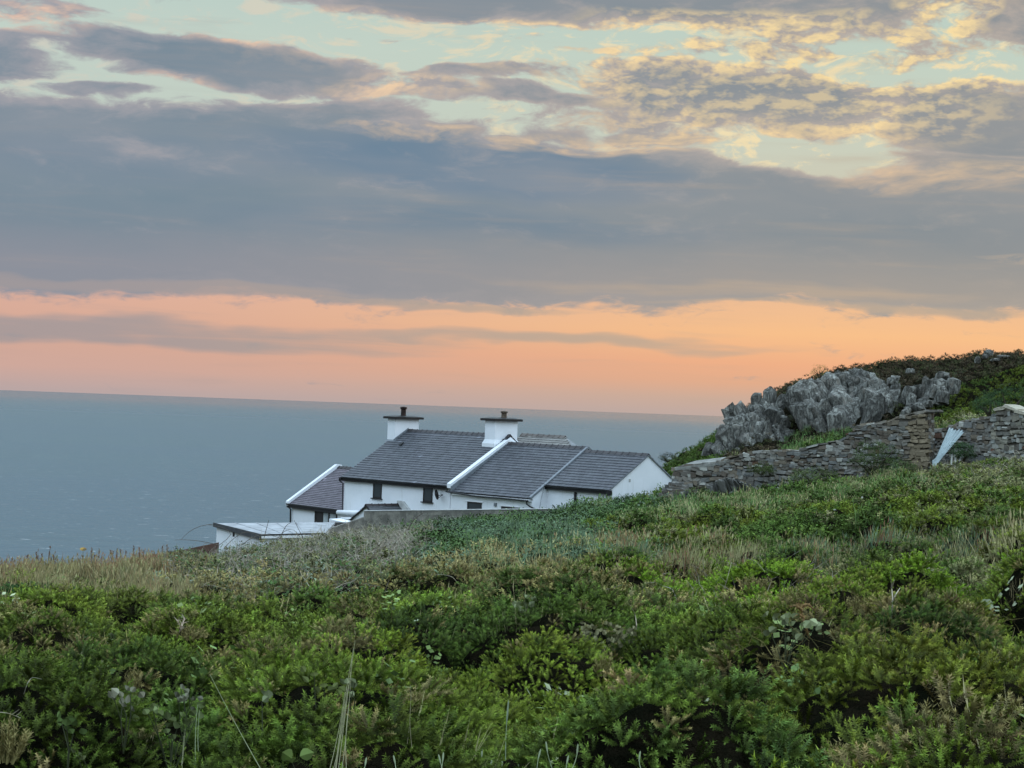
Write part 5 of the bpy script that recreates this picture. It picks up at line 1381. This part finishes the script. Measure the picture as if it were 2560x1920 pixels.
for zi, (D0, D1, dens_, lod) in enumerate(ZONES):
    c0, c1 = -520, 3080
    if lod == 3 and D0 > 100: c0 = 1500
    nn_ = int(0.5 * (D1 ** 2 - D0 ** 2) * (c1 - c0) / FPX * dens_)
    st_g = 1.0 / math.sqrt(dens_)
    mg = 1.7 if D1 < 60 else 2.5
    gX = np.arange((c0 - 1280) / FPX * D1 - mg, (c1 - 1280) / FPX * D1 + mg, st_g); gY = np.arange(D0, D1, st_g)
    x, y = (q.ravel() for q in np.meshgrid(gX, gY))
    x = x + rng.uniform(-0.42, 0.42, len(x)) * st_g; y = y + rng.uniform(-0.42, 0.42, len(y)) * st_g
    m = (x > (c0 - 1280) / FPX * y - mg) & (x < (c1 - 1280) / FPX * y + mg) & (y >= D0) & (y < D1); x, y = x[m], y[m]; nn_ = len(x)
    lm = lump(x, y)
    e = 0.05; gxs = (lump(x + e, y) - lm) / e; gys = (lump(x, y + e) - lm) / e
    z = surf(x, y) + lm
    px, py = proj(np.stack([x, y, z], -1))
    slope_ = np.sqrt(1 + gxs ** 2 + gys ** 2); keep = ~blocked(x, y) & (py < 2100) & (rng.random(nn_) < slope_ / 2.0)
    keep &= ~((lm < np.interp(y, [5, 12, 20], [-0.38, -0.31, -0.25])) & (rng.random(nn_) < 0.66) & (y < 76))
    if D0 > 90:
        m = np.zeros(nn_, bool)
        for pl in CRAG_POLYS:
            m |= np.array([inside(pl, a, b) for a, b in zip(px, py)])
        keep &= ~(m & (rng.random(nn_) < 0.76))
    x, y, z, px, py, gxs, gys, lm = (q[keep] for q in (x, y, z, px, py, gxs, gys, lm))
    kind, col = region(px, py, y, x, y, rng)
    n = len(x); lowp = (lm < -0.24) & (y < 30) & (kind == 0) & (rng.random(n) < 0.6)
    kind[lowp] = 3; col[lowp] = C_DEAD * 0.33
    col = col * rng.uniform(0.66, 1.38, n)[:, None] * rng.uniform(0.93, 1.07, (n, 3))
    depth = rng.random(n) ** 2 * np.interp(y, [4, 12, 40], [0.09, 0.09, 0.05])
    gap = 0.0
    z = z - depth * (kind == 0) + gap * (kind == 0)
    z = z - np.where(kind == 1, np.interp(y, [5, 30, 80], [0.20, 0.26, 0.32]), 0) - np.where(kind == 2, np.interp(y, [5, 30, 80], [0.05, 0.14, 0.2]), 0) - np.where(kind == 3, 0.12, 0)
    hsc = np.where((y > 110), 0.62, 1.0)
    sc = rng.uniform(0.75, 1.30, n) * hsc
    sx = np.clip(-gxs * 0.9, -0.8, 0.8); sy = np.clip(-gys * 0.9, -0.8, 0.8)
    for k in range(4):
        m = kind == k
        if m.sum() == 0: continue
        ff = 0.3 if k == 1 else 1.0
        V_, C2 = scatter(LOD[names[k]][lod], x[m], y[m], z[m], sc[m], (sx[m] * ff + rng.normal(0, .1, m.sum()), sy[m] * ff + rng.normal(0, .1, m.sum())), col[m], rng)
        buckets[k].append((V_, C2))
for k, (nm, lab) in enumerate((('gorse', 'green gorse thicket covering the slope'), ('grass', 'dry tan and green grass between the gorse'), ('undergrowth', 'low leafy nettles and bramble ground cover'), ('dead_twigs', 'tangle of dead grey twigs in the bramble'))):
    V_ = np.concatenate([q[0] for q in buckets[k]]); C2 = np.concatenate([q[1] for q in buckets[k]])
    F_ = np.arange(len(V_), dtype=np.int32).reshape(-1, 3)
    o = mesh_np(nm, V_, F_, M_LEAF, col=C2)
    tag(o, lab, kind='stuff')
    print(nm, len(F_))
buckets = None

# ================================================================ single plants
M_STEM = m_attr('stem', rough=0.8, spec=0.15, var=0.25, scale=30, bmp=0.0)
def grounded(px, py):
    """the point of the plant canopy seen at a place of the photograph"""
    D = np.exp(np.linspace(math.log(4.2), math.log(120), 900)); Q = ray(px, py)[None] * D[:, None]
    z = surf(Q[:, 0], Q[:, 1]) + lump(Q[:, 0], Q[:, 1]) * 0.7
    k = np.argmax(Q[:, 2] < z); k = k if k > 0 else len(D) - 1
    return Q[k], D[k]

def leaf_mesh(mb, p, d, up, L_, w, c):
    """broad pointed leaf folded along its midrib"""
    d = d / np.linalg.norm(d); s_ = np.cross(d, up); s_ /= np.linalg.norm(s_); n_ = np.cross(s_, d)
    prof = [(0.0, 0.0), (0.12, 0.30), (0.32, 0.50), (0.58, 0.44), (0.82, 0.20), (1.0, 0.0)]
    V = []
    for (a, b) in prof:
        m = p + d * L_ * a - n_ * L_ * 0.16 * a * a
        V += [m - s_ * w * b + n_ * w * b * 0.35, m, m + s_ * w * b + n_ * w * b * 0.35]
    F = []
    for i in range(len(prof) - 1):
        F += [(3 * i, 3 * i + 1, 3 * i + 4, 3 * i + 3), (3 * i + 1, 3 * i + 2, 3 * i + 5, 3 * i + 4)]
    mb.add(V, F, c)

def sprig(name, label, cat, base, leaves, col, L_, seed, stemcol=(0.05, 0.06, 0.03), group=None):
    """leaves: photo points; a stem runs from the base to every leaf"""
    r = np.random.default_rng(seed)
    P0, D = grounded(*base); D = D - 0.25
    P0 = at(base[0], base[1], D) - np.array([0, 0, 0.12])
    root = empty(name, tuple(P0), label, cat, group)
    sm = MB(); 
    for (x, y) in leaves:
        Q = at(x, y, D + r.uniform(-0.1, 0.05)); mid = (P0 + Q) / 2 + np.array([r.uniform(-.02, .02), 0, 0.02])
        sm.tube([P0, mid, Q], [0.0022, 0.0018, 0.0013], 5, stemcol)
        for k in range(3):
            lf = MB(); a_ = r.uniform(-0.9, 0.9); d = np.array([math.sin(a_) * 1.0, -0.35 + r.uniform(-.3, .3), r.uniform(0.2, 1.0)])
            c = np.array(col) * (r.uniform(0.8, 1.15) if k == 0 else r.uniform(0.35, 0.8))
            leaf_mesh(lf, Q + np.array([r.uniform(-.022, .022), 0.01 * k, r.uniform(-.03, .008)]) * (k + 0.1), d, np.array([r.uniform(-.4, .4), 1.0, r.uniform(-.2, .5)]), L_ * r.uniform(0.55, 1.2), L_ * r.uniform(0.6, 0.95), tuple(c))
            lpart(lf.build('leaf', M_LEAF, fix=False), root)
    lpart(sm.build('stem', M_STEM, fix=False), root)
    return root
PL = (0.42, 0.48, 0.27); PK = (0.44, 0.44, 0.32)
sprig('bramble_sprig', 'pinkish white bramble leaves beside an upright dead plume, left foreground', 'bramble', (312, 1790), [(296, 1734), (327, 1728), (308, 1742), (285, 1745)], PK, 0.0303, 1)
sprig('bramble_sprig', 'pale silvery bramble leaves in a bunch above rounder green leaves', 'bramble', (465, 1800), [(447, 1750), (452, 1722), (472, 1732), (482, 1750), (462, 1742)], PK, 0.0275, 2)
sprig('bramble_sprig', 'round pale green bramble leaves strung out low at left', 'bramble', (430, 1860), [(383, 1776), (406, 1788), (453, 1791), (478, 1803), (420, 1832), (370, 1784), (500, 1770)], (0.32, 0.40, 0.17), 0.0330, 3)
sprig('bramble_sprig', 'single pale upright leaf on a thin stem left of the tall stalks', 'bramble', (658, 1800), [(655, 1752)], PL, 0.0358, 4)
sprig('bramble_sprig', 'two blue green bramble leaves above the dark gap in the left corner', 'bramble', (170, 1870), [(154, 1806), (183, 1834), (165, 1815)], (0.20, 0.30, 0.10), 0.0330, 5)
sprig('bramble_sprig', 'narrow upright pale leaves above yellow green gorse', 'bramble', (800, 1745), [(786, 1690), (809, 1718), (850, 1736)], (0.32, 0.38, 0.14), 0.0330, 6)
sprig('bramble_sprig', 'star shaped cluster of pale leaves in the middle of the slope', 'bramble', (1312, 1550), [(1313, 1494), (1297, 1512), (1328, 1518), (1303, 1524), (1285, 1518), (1330, 1500), (1310, 1530)], PL, 0.0468, 7)
sprig('bramble_sprig', 'pair of pale leaves at the top of the tall stalk bundle', 'bramble', (878, 1740), [(871, 1708), (888, 1706)], PL, 0.0330, 8)
sprig('bramble_sprig', 'wide patch of faded bramble leaves below the bent flower stalk', 'bramble', (1520, 1625), [(1452 + 150 * random.random(), 1556 + 30 * random.random() + 30 * random.random()) for i in range(34)], (0.44, 0.42, 0.24), 0.0385, 9)
sprig('bramble_sprig', 'pale round bramble leaves beside the orange lichened dead branch', 'bramble', (1965, 1610), [(1980, 1546), (1988, 1577), (1925, 1580), (1962, 1548), (2010, 1570), (1990, 1600), (1940, 1545), (2045, 1560)], PL, 0.0440, 10)
sprig('bramble_sprig', 'lone pale leaf on a bowed stem near the bottom left', 'bramble', (225, 1915), [(194, 1890), (208, 1898)], (0.32, 0.38, 0.18), 0.0275, 11)
sprig('bramble_sprig', 'green heart shaped leaf at the bottom edge, left of the stalks', 'bramble', (735, 1925), [(730, 1905)], (0.24, 0.34, 0.10), 0.0385, 12)

def stalks(name, label, cat, lines, col, w, group=None, head=0.0, seed=0):
    """lines: (x0,y0,x1,y1) of photo points from foot to tip"""
    r = np.random.default_rng(seed)
    P0, D = grounded(lines[0][0], min(lines[0][1], 1915)); D -= 0.3
    root = empty(name, tuple(at(lines[0][0], lines[0][1], D)), label, cat, group)
    for (x0, y0, x1, y1) in lines:
        mb = MB(); n = 7; dd = D + r.uniform(-0.15, 0.05); pts = []
        bx = r.uniform(-6, 6)
        for k in range(n):
            f = k / (n - 1); pts.append(at(x0 + (x1 - x0) * f + bx * math.sin(f * 3.1), y0 + (y1 - y0) * f, dd + 0.05 * f))
        ww = w * 0.55 * dd / 6.0
        mb.tube(pts, [ww * (1 - 0.55 * k / (n - 1)) for k in range(n)], 5, tuple(np.array(col) * r.uniform(0.8, 1.2)))
        lpart(mb.build('stalk', M_STEM, fix=False), root)
        if head:
            mb = MB(); t = pts[-1]; L_ = head; dn = pts[-1] - pts[-2]; dn /= np.linalg.norm(dn)
            mb.tube([t - dn * L_ * 0.7, t - dn * L_ * 0.3, t + dn * L_ * 0.15, t + dn * L_ * 0.3], [ww * 0.9, ww * 2.4, ww * 2.0, ww * 0.3], 6, tuple(np.array(col) * 0.7))
            lpart(mb.build('seed_head', M_STEM, fix=False), root)
    return root
TAN_ = (0.34, 0.34, 0.20); PALE_ = (0.26, 0.31, 0.18)
stalks('tall_plant', 'bundle of tall thin pale stalks rising left of the middle foreground', 'grass', [(833, 1925, 868, 1720), (840, 1925, 876, 1690), (846, 1925, 888, 1600), (855, 1925, 880, 1640), (824, 1925, 862, 1730), (866, 1925, 872, 1760), (838, 1925, 884, 1620)], TAN_, 0.0022, seed=1)
stalks('tall_plant', 'long thin stem leaning from upper left down to the bottom edge', 'grass', [(653, 1925, 525, 1686)], (0.28, 0.32, 0.18), 0.0024, seed=2)
stalks('tall_plant', 'pair of upright green stalks below the silvery bramble leaves', 'grass', [(489, 1925, 494, 1762), (500, 1925, 499, 1775)], PALE_, 0.0026, seed=3)
stalks('tall_plant', 'thin upright stalk just right of the left corner leaves', 'grass', [(455, 1925, 463, 1822), (452, 1925, 459, 1840)], (0.30, 0.30, 0.18), 0.0018, seed=4)
stalks('tall_plant', 'two thin dark stalks right of the tall pale bundle', 'grass', [(1018, 1860, 1026, 1712), (1030, 1870, 1030, 1730)], (0.22, 0.20, 0.12), 0.0015, seed=5)
stalks('tall_plant', 'single fuzzy grey green spike standing right of centre foreground', 'grass', [(1264, 1900, 1270, 1768)], (0.26, 0.32, 0.20), 0.0026, head=0.08, seed=6)
HG = 'short seed heads along the bottom edge'
for k, (x, y, dx) in enumerate([(1098, 1893, -6), (1108, 1888, 4), (1145, 1893, -8), (1205, 1878, 4), (1229, 1905, 0), (1305, 1868, 3), (1366, 1862, -10), (1350, 1880, 4), (1444, 1868, 10), (1255, 1900, 0), (1420, 1895, 3), (1600, 1885, -4), (915, 1900, 4), (985, 1895, -3)]):
    stalks('flowering_plant', 'short pale grass seed head at the bottom edge of the slope', 'grass', [(x - dx * 2, 1935, x, y)], PALE_, 0.0024, group=HG, head=0.035, seed=20 + k)

def branch(name, label, cat, paths, col, w, seed=0, thorns=0, tl=0.03):
    r = np.random.default_rng(seed)
    P0, D = grounded(*paths[0][0]); D -= 0.2
    root = empty(name, tuple(at(*paths[0][0], D)), label, cat)
    for pth in paths:
        mb = MB(); pts = [at(x, y, D + 0.06 * i * (-1) ** i) for i, (x, y) in enumerate(pth)]
        # smooth
        q = []
        for i in range(len(pts) - 1):
            for f in (0, 0.33, 0.66): q.append(pts[i] * (1 - f) + pts[i + 1] * f)
        q.append(pts[-1]); q = [q[0]] + [(q[i - 1] + 2 * q[i] + q[i + 1]) / 4 for i in range(1, len(q) - 1)] + [q[-1]]
        ww = w * D / 8.0
        c = tuple(np.array(col) * r.uniform(0.8, 1.2))
        mb.tube(q, [ww * (1 - 0.7 * k / len(q)) for k in range(len(q))], 6, c)
        if thorns:
            for k in range(thorns):
                f = r.uniform(0.1, 1) * (len(q) - 1.01); i = int(f); p = q[i] + (q[i + 1] - q[i]) * (f - i)
                ax_ = q[i + 1] - q[i]; ax_ /= np.linalg.norm(ax_); d = np.cross(ax_, r.normal(0, 1, 3)); d /= np.linalg.norm(d); d = d + ax_ * 0.9; d /= np.linalg.norm(d)
                s_ = np.cross(d, ax_); s_ /= np.linalg.norm(s_); t_ = tl * D / 8.0 * r.uniform(0.5, 1.2)
                mb.add([p - s_ * t_ * .09, p + s_ * t_ * .09, p + d * t_], [(0, 1, 2)], tuple(np.array(c) * r.uniform(0.8, 1.3)))
        lpart(mb.build('branch', M_STEM, fix=False), root)
    return root
GR = (0.36, 0.32, 0.25)
branch('dead_plant', 'tall forked bare pale stem standing right of centre on the slope', 'dead plant', [[(2229, 1545), (2232, 1500), (2229, 1465), (2226, 1430)], [(2230, 1505), (2240, 1485), (2250, 1470)], [(2229, 1470), (2236, 1450)]], GR, 0.0035, 1)
branch('dead_plant', 'thick bent flower stalk standing over the faded bramble patch', 'dead plant', [[(1590, 1590), (1592, 1565), (1588, 1535), (1576, 1515)]], (0.32, 0.27, 0.20), 0.0030, 2)
branch('dead_plant', 'curled pale stem at the left edge of the slope', 'dead plant', [[(60, 1735), (68, 1708), (80, 1692), (104, 1698)]], (0.42, 0.40, 0.32), 0.0014, 3)
branch('dead_plant', 'pale dead branch lying at the left edge above the dark hollow', 'dead plant', [[(-10, 1780), (18, 1782), (40, 1790), (52, 1795)], [(30, 1786), (48, 1774)], [(40, 1790), (54, 1778)]], (0.38, 0.34, 0.26), 0.0017, 4)
branch('dead_plant', 'leaning orange lichened dead branch with a dark trunk', 'dead plant', [[(2022, 1592), (2012, 1560), (2004, 1530), (2000, 1512)], [(2004, 1528), (1992, 1512), (1976, 1518)], [(2002, 1518), (2018, 1508), (2034, 1522)], [(2010, 1545), (1996, 1535)]], (0.22, 0.14, 0.06), 0.006, 5, 20, .03)
branch('dead_plant', 'pale hooked twig on the dark gorse below the bramble tangle', 'dead plant', [[(1146, 1460), (1132, 1442), (1108, 1436), (1088, 1437)]], (0.40, 0.36, 0.26), 0.0012, 6)
branch('dead_plant', 'small forked thorny twig in the dark hollow left of centre', 'dead plant', [[(449, 1580), (455, 1566), (462, 1545)], [(454, 1570), (444, 1552)]], (0.40, 0.32, 0.24), 0.003, 7, 14, .03)
branch('dead_plant', 'thin pale upright twig in front of the grey block wall', 'dead plant', [[(928, 1345), (930, 1325), (931, 1312)], [(929, 1318), (938, 1332)]], (0.42, 0.39, 0.30), 0.0010, 8)
branch('dead_plant', 'crooked bare white stem in the dry gorse right of the middle', 'dead plant', [[(1810, 1475), (1820, 1440), (1829, 1405)], [(1815, 1455), (1800, 1440)]], (0.36, 0.31, 0.23), 0.0014, 9)
arcs = [[(545, 1362), (500, 1352), (460, 1349), (437, 1350)], [(535, 1310), (500, 1314), (470, 1330), (452, 1350)], [(560, 1370), (590, 1340), (620, 1325), (655, 1345)], [(545, 1365), (585, 1335), (560, 1318), (520, 1312)],
        [(660, 1345), (668, 1315), (672, 1300)], [(690, 1350), (712, 1325), (735, 1322), (752, 1345)], [(700, 1345), (715, 1312), (726, 1308)], [(760, 1350), (745, 1320), (735, 1300)], [(600, 1365), (650, 1330), (700, 1345)], [(1020, 1325), (1032, 1300), (1058, 1282)]]
for k, a in enumerate(arcs):
    r_ = np.random.default_rng(90 + k)
    P0, D = grounded(a[0][0], max(a[0][1], 1352) + 12); D = min(D, 78)
    mb = MB(); pts = [at(x, y, D - 0.1 * i) for i, (x, y) in enumerate(a)]; q = []
    for i in range(len(pts) - 1):
        for f in (0, 0.5): q.append(pts[i] * (1 - f) + pts[i + 1] * f)
    q.append(pts[-1]); q = [q[0]] + [(q[i - 1] + 2 * q[i] + q[i + 1]) / 4 for i in range(1, len(q) - 1)] + [q[-1]]
    mb.tube(q, [0.014 * (1 - .6 * i / len(q)) for i in range(len(q))], 5, (0.13, 0.11, 0.09))
    tag(mb.build('arching_bramble', M_STEM, fix=False), 'thin bare bramble stem arching in front of the outbuilding and block wall', 'bramble', 'bare arching bramble stems')

def shrub(name, label, cat, px, py, D, w, h, col, seed, n=140, kind='leafy', flowers=0, sz=1.0):
    """small bush with its own crown of leaf clumps round a forked stem"""
    r = np.random.default_rng(seed); c0_ = at(px, py, D)
    root = empty(name, (c0_[0], c0_[1], c0_[2] - h / 2), label, cat)
    d = r.normal(0, 1, (n, 3)); d /= np.linalg.norm(d, axis=1)[:, None]; rad = r.uniform(0.35, 1.0, n) ** 0.5 * (1 + 0.18 * vnoise(d[:, 0] * 2.3 + seed, d[:, 2] * 2.3, seed))
    Q = c0_ + d * rad[:, None] * np.array([w / 2, w / 2.4, h / 2])
    lv = LOD[kind][2 if D > 20 else 1]
    cc = np.array(col)[None] * r.uniform(0.6, 1.35, n)[:, None] * np.ones((n, 3))
    V_, C2 = scatter(lv, Q[:, 0], Q[:, 1], Q[:, 2] - 0.08, r.uniform(0.5, 0.9, n) * sz, (d[:, 0] * 0.8, d[:, 1] * 0.8), cc, r)
    o_ = mesh_np('crown', V_, np.arange(len(V_)).reshape(-1, 3), M_LEAF, col=C2); lpart(o_, root)
    mb = MB()
    for k in range(7):
        t = Q[r.integers(n)]; b_ = c0_ - np.array([r.uniform(-.05, .05) * w, 0, h * 0.55]); mb.tube([b_, (b_ + t) / 2 + (0, 0, 0.05 * h), t], [0.03 * w, 0.02 * w, 0.008], 5, (0.06, 0.05, 0.035))
    lpart(mb.build('stem', M_STEM, fix=False), root)
    if flowers:
        mb = MB()
        for k in range(flowers):
            t = c0_ + (r.normal(0, 1, 3) * np.array([0.28 * w, 0.1, 0.26 * h])) - np.array([0, w * 0.42, 0])
            for a in range(5):
                an = a * 1.256; u = np.array([math.cos(an), 0.2, math.sin(an)]) * 0.03; v = np.array([math.cos(an + .6), 0.2, math.sin(an + .6)]) * 0.045
                mb.add([t, t + u, t + v], [(0, 1, 2)], (0.6, 0.62, 0.55))
        lpart(mb.build('flowers', M_LEAF, fix=False), root)
    return root
shrub('shrub', 'rounded dark green shrub growing against the middle of the ruined wall', 'shrub', 2185, 1140, 77.3, 1.75, 1.45, (0.075, 0.115, 0.035), 1, 230, flowers=8)
shrub('shrub', 'low leafy plant growing at the foot of the tall right end of the ruined wall', 'shrub', 2262, 1168, 76.2, 0.9, 0.6, (0.09, 0.13, 0.045), 21, 80)
shrub('shrub', 'ragged green plant on the rubble below the low end of the ruined wall', 'shrub', 1745, 1232, 83.6, 0.9, 0.5, (0.11, 0.14, 0.05), 22, 70)
shrub('shrub', 'weeds growing out of the face of the ruined wall above the slab heap', 'shrub', 1905, 1172, 81.4, 0.9, 0.5, (0.09, 0.125, 0.04), 23, 60)
shrub('shrub', 'long leafy growth along the wall foot left of the rounded shrub', 'shrub', 2040, 1190, 79.5, 2.2, 0.7, (0.10, 0.14, 0.045), 24, 150)
shrub('shrub', 'dark bramble bush with white flowers at the corner of the white gable', 'shrub', 1590, 1262, 82, 2.6, 0.85, (0.055, 0.105, 0.04), 2, 230, flowers=26)
shrub('shrub', 'small yellow green tuft on the skyline above the crag', 'shrub', 2050, 928, 120.5, 1.2, 0.8, (0.19, 0.22, 0.04), 3, 60, sz=0.8)
shrub('shrub', 'low dark bush at the left foot of the headland above the gable', 'shrub', 1668, 1143, 112, 0.9, 0.5, (0.045, 0.06, 0.025), 4, 50)
shrub('shrub', 'dark nettle clump growing beside the corrugated sheet', 'shrub', 2408, 1128, 76.2, 0.9, 0.75, (0.05, 0.10, 0.035), 5, 90)
shrub('shrub', 'deep green bush spreading on the headland behind the right wall', 'shrub', 2520, 1005, 88, 2.8, 1.6, (0.04, 0.085, 0.028), 6, 210)
shrub('shrub', 'dark bush behind the sloping stone wall', 'shrub', 2475, 1010, 92, 1.8, 1.1, (0.045, 0.09, 0.03), 7, 130)
shrub('gorse_bush', 'small round bright green gorse bush alone in the bramble tangle', 'gorse bush', 678, 1478, 26, 0.46, 0.36, (0.07, 0.16, 0.02), 8, 90, 'gorse', sz=0.55)
shrub('gorse_bush', 'flat topped dark gorse bush on the brow at the left edge', 'gorse bush', 92, 1482, 26, 1.3, 0.42, (0.05, 0.11, 0.03), 9, 260, 'gorse', sz=0.6)
shrub('nettle_clump', 'broad clump of dark nettles below the middle of the block wall', 'nettles', 1180, 1318, 72, 3.4, 0.85, (0.055, 0.115, 0.045), 10, 230, sz=0.8)
for k, (x, y, w, h, lab) in enumerate([(1914, 1468, 40, 60, 'upright brown dead gorse plume between two others'), (1988, 1490, 80, 62, 'fan shaped dead gorse skeleton above the lichened branch'), (1880, 1460, 60, 46, 'squat dead gorse tuft left of the brown plumes'), (2320, 1800, 100, 110, 'large brown dead gorse clump in the lower right'),
        (330, 1700, 40, 90, 'upright dead gorse plume in the left foreground'), (1505, 1660, 50, 60, 'small dead gorse spire below the faded bramble'), (1500, 1460, 120, 60, 'pinkish brown dead bracken heap at the edge of the gorse'), (20, 1850, 130, 110, 'brown dead gorse mass in the bottom left corner'),
        (1750, 1435, 80, 70, 'pale spiky dead gorse at the edge of the long grass'), (2140, 1510, 60, 50, 'pale dead gorse tuft left of the tall bare stem'), (1030, 1745, 80, 60, 'brown dead gorse tuft right of the tall stalks'), (470, 1580, 90, 40, 'brown dead gorse shoots along the edge of the left hollow'), (1260, 1590 - 150, 90, 50, 'dry brown gorse top on the highest dark mound'), (2100, 1880, 80, 60, 'small brown dead gorse twigs near the bottom right')]):
    r = np.random.default_rng(200 + k); _, D = grounded(x, y + h * 0.4); D -= 0.1
    pm = D / FPX; base = at(x, y + h * 0.5, D); root = empty('dead_gorse', tuple(base), lab, 'dead gorse')
    n = int(16 + w * 0.25); T = []; K = []
    for i in range(n):
        f = r.uniform(-1, 1); tip = base + np.array([f * w * 0.55 * pm, r.uniform(-.3, .3) * w * pm, h * pm * r.uniform(0.55, 1.05) * (1 - 0.3 * abs(f))]); b_ = base + np.array([f * w * 0.2 * pm, r.uniform(-.05, .05), 0])
        ax = tip - b_; Ls = np.linalg.norm(ax); a = ax / Ls; u = np.cross(a, [0, 1.0, 0.1]); u /= np.linalg.norm(u); v = np.cross(a, u)
        T.append([b_ - u * .0025, b_ + u * .0025, tip]); K.append([0.6] * 3)
        for q in range(int(10 + Ls / 0.008)):
            g_ = r.uniform(0.15, 1); p = b_ + ax * g_; ph = r.uniform(0, 6.28); o_ = math.cos(ph) * u + math.sin(ph) * v; dn = o_ * 0.8 + a * 0.7; dn /= np.linalg.norm(dn); s_ = np.cross(dn, a); s_ /= np.linalg.norm(s_)
            ln = 0.020 * max(1, D / 10) ** 0.6 * r.uniform(0.6, 1.2); wd = 0.0022 * max(1, D / 9) * r.uniform(.7, 1.2)
            T.append([p - s_ * wd, p + s_ * wd, p + dn * ln]); K.append([r.uniform(0.6, 1.2)] * 3)
    T = np.array(T, np.float32).reshape(-1, 3); K = np.array(K, np.float32).reshape(-1, 1) * (C_DEAD * 0.95)[None]
    lpart(mesh_np('dead_shoots', T, np.arange(len(T)).reshape(-1, 3), M_LEAF, col=K), root)

# reddish brow edge running to the outbuilding, with seeding docks against the sea
mb = MB(); a_, b_, c_ = at(340, 1396, 66), at(450, 1378, 74), at(545, 1358, 82)
for p, q in ((a_, b_), (b_, c_)):
    d = (q - p); mb.box(p + (0, 0, -0.7), d, (0.0, 0.3, 0), (0, 0, 0.72), (0.10, 0.055, 0.04))
tag(mb.build('field_bank', M_STONE), 'low reddish bank edging the field left of the outbuilding', 'bank')
for k in range(26):
    r = np.random.default_rng(300 + k); x = r.uniform(0, 440); y0 = 1420 - x * 0.03; hh = r.uniform(14, 42) * (1 if r.random() < .7 else 1.3)
    D = 50 + x * 0.03; mb = MB(); p = at(x, y0 + 16, D); q = at(x + r.uniform(-6, 6), y0 - hh, D); m = (p + q) / 2 + (r.uniform(-.03, .03), 0, 0)
    mb.tube([p, m, q], [0.010, 0.009, 0.006], 4, (0.16, 0.11, 0.07))
    for j in range(14):
        t = m + (q - m) * r.uniform(0.2, 1.0); d = np.array([r.uniform(-1, 1), r.uniform(-.5, .5), 1.0]) * 0.05 * r.uniform(.5, 1.4); s_ = np.array([0.016, 0, 0.004])
        mb.add([t - s_, t + s_, t + d], [(0, 1, 2)], (0.20, 0.115, 0.07))
    tag(mb.build('dock_plant', M_STEM, fix=False), 'thin brown seeding dock stem against the sea on the left brow', 'dock', 'seeding dock stems along the left brow')
mb = MB(); t = at(208, 1373, 49)
for a in range(9):
    an = a * .7; mb.add([t, t + np.array([math.cos(an) * .09, 0.02, math.sin(an) * 0.045]), t + np.array([math.cos(an + .5) * .09, 0, math.sin(an + .5) * 0.045])], [(0, 1, 2)], (0.62, 0.36, 0.03))
mb.tube([t + (0, 0, -0.4), t], 0.006, 4, (0.12, 0.14, 0.05))
tag(mb.build('yellow_flower', M_STEM, fix=False), 'single yellow flower head showing against the sea on the left brow', 'flower')
# small white flowers scattered over the grass below the ruin
for k in range(34):
    r = np.random.default_rng(500 + k); x, y = (r.uniform(1640, 2300), r.uniform(1215, 1290)) if k < 24 else (r.uniform(480, 900), r.uniform(1365, 1430))
    P0, D = grounded(x, y); t = at(x, y, D - 0.3); mb = MB()
    for a in range(6):
        an = a * 1.05; u = np.array([math.cos(an), 0.3, math.sin(an)]) * 0.030; v = np.array([math.cos(an + .8), 0.3, math.sin(an + .8)]) * 0.030
        mb.add([t, t + u, t + v], [(0, 1, 2)], (0.62, 0.64, 0.56))
    mb.tube([t - (0, 0, 0.3), t], 0.006, 4, (0.10, 0.14, 0.06))
    tag(mb.build('white_flower', M_STEM, fix=False), 'tiny white flower in the grass below the ruined wall' if k < 24 else 'tiny white flower in the bramble tangle before the outbuilding', 'flower', 'white flowers below the ruined wall' if k < 24 else 'white bramble flowers before the outbuilding')
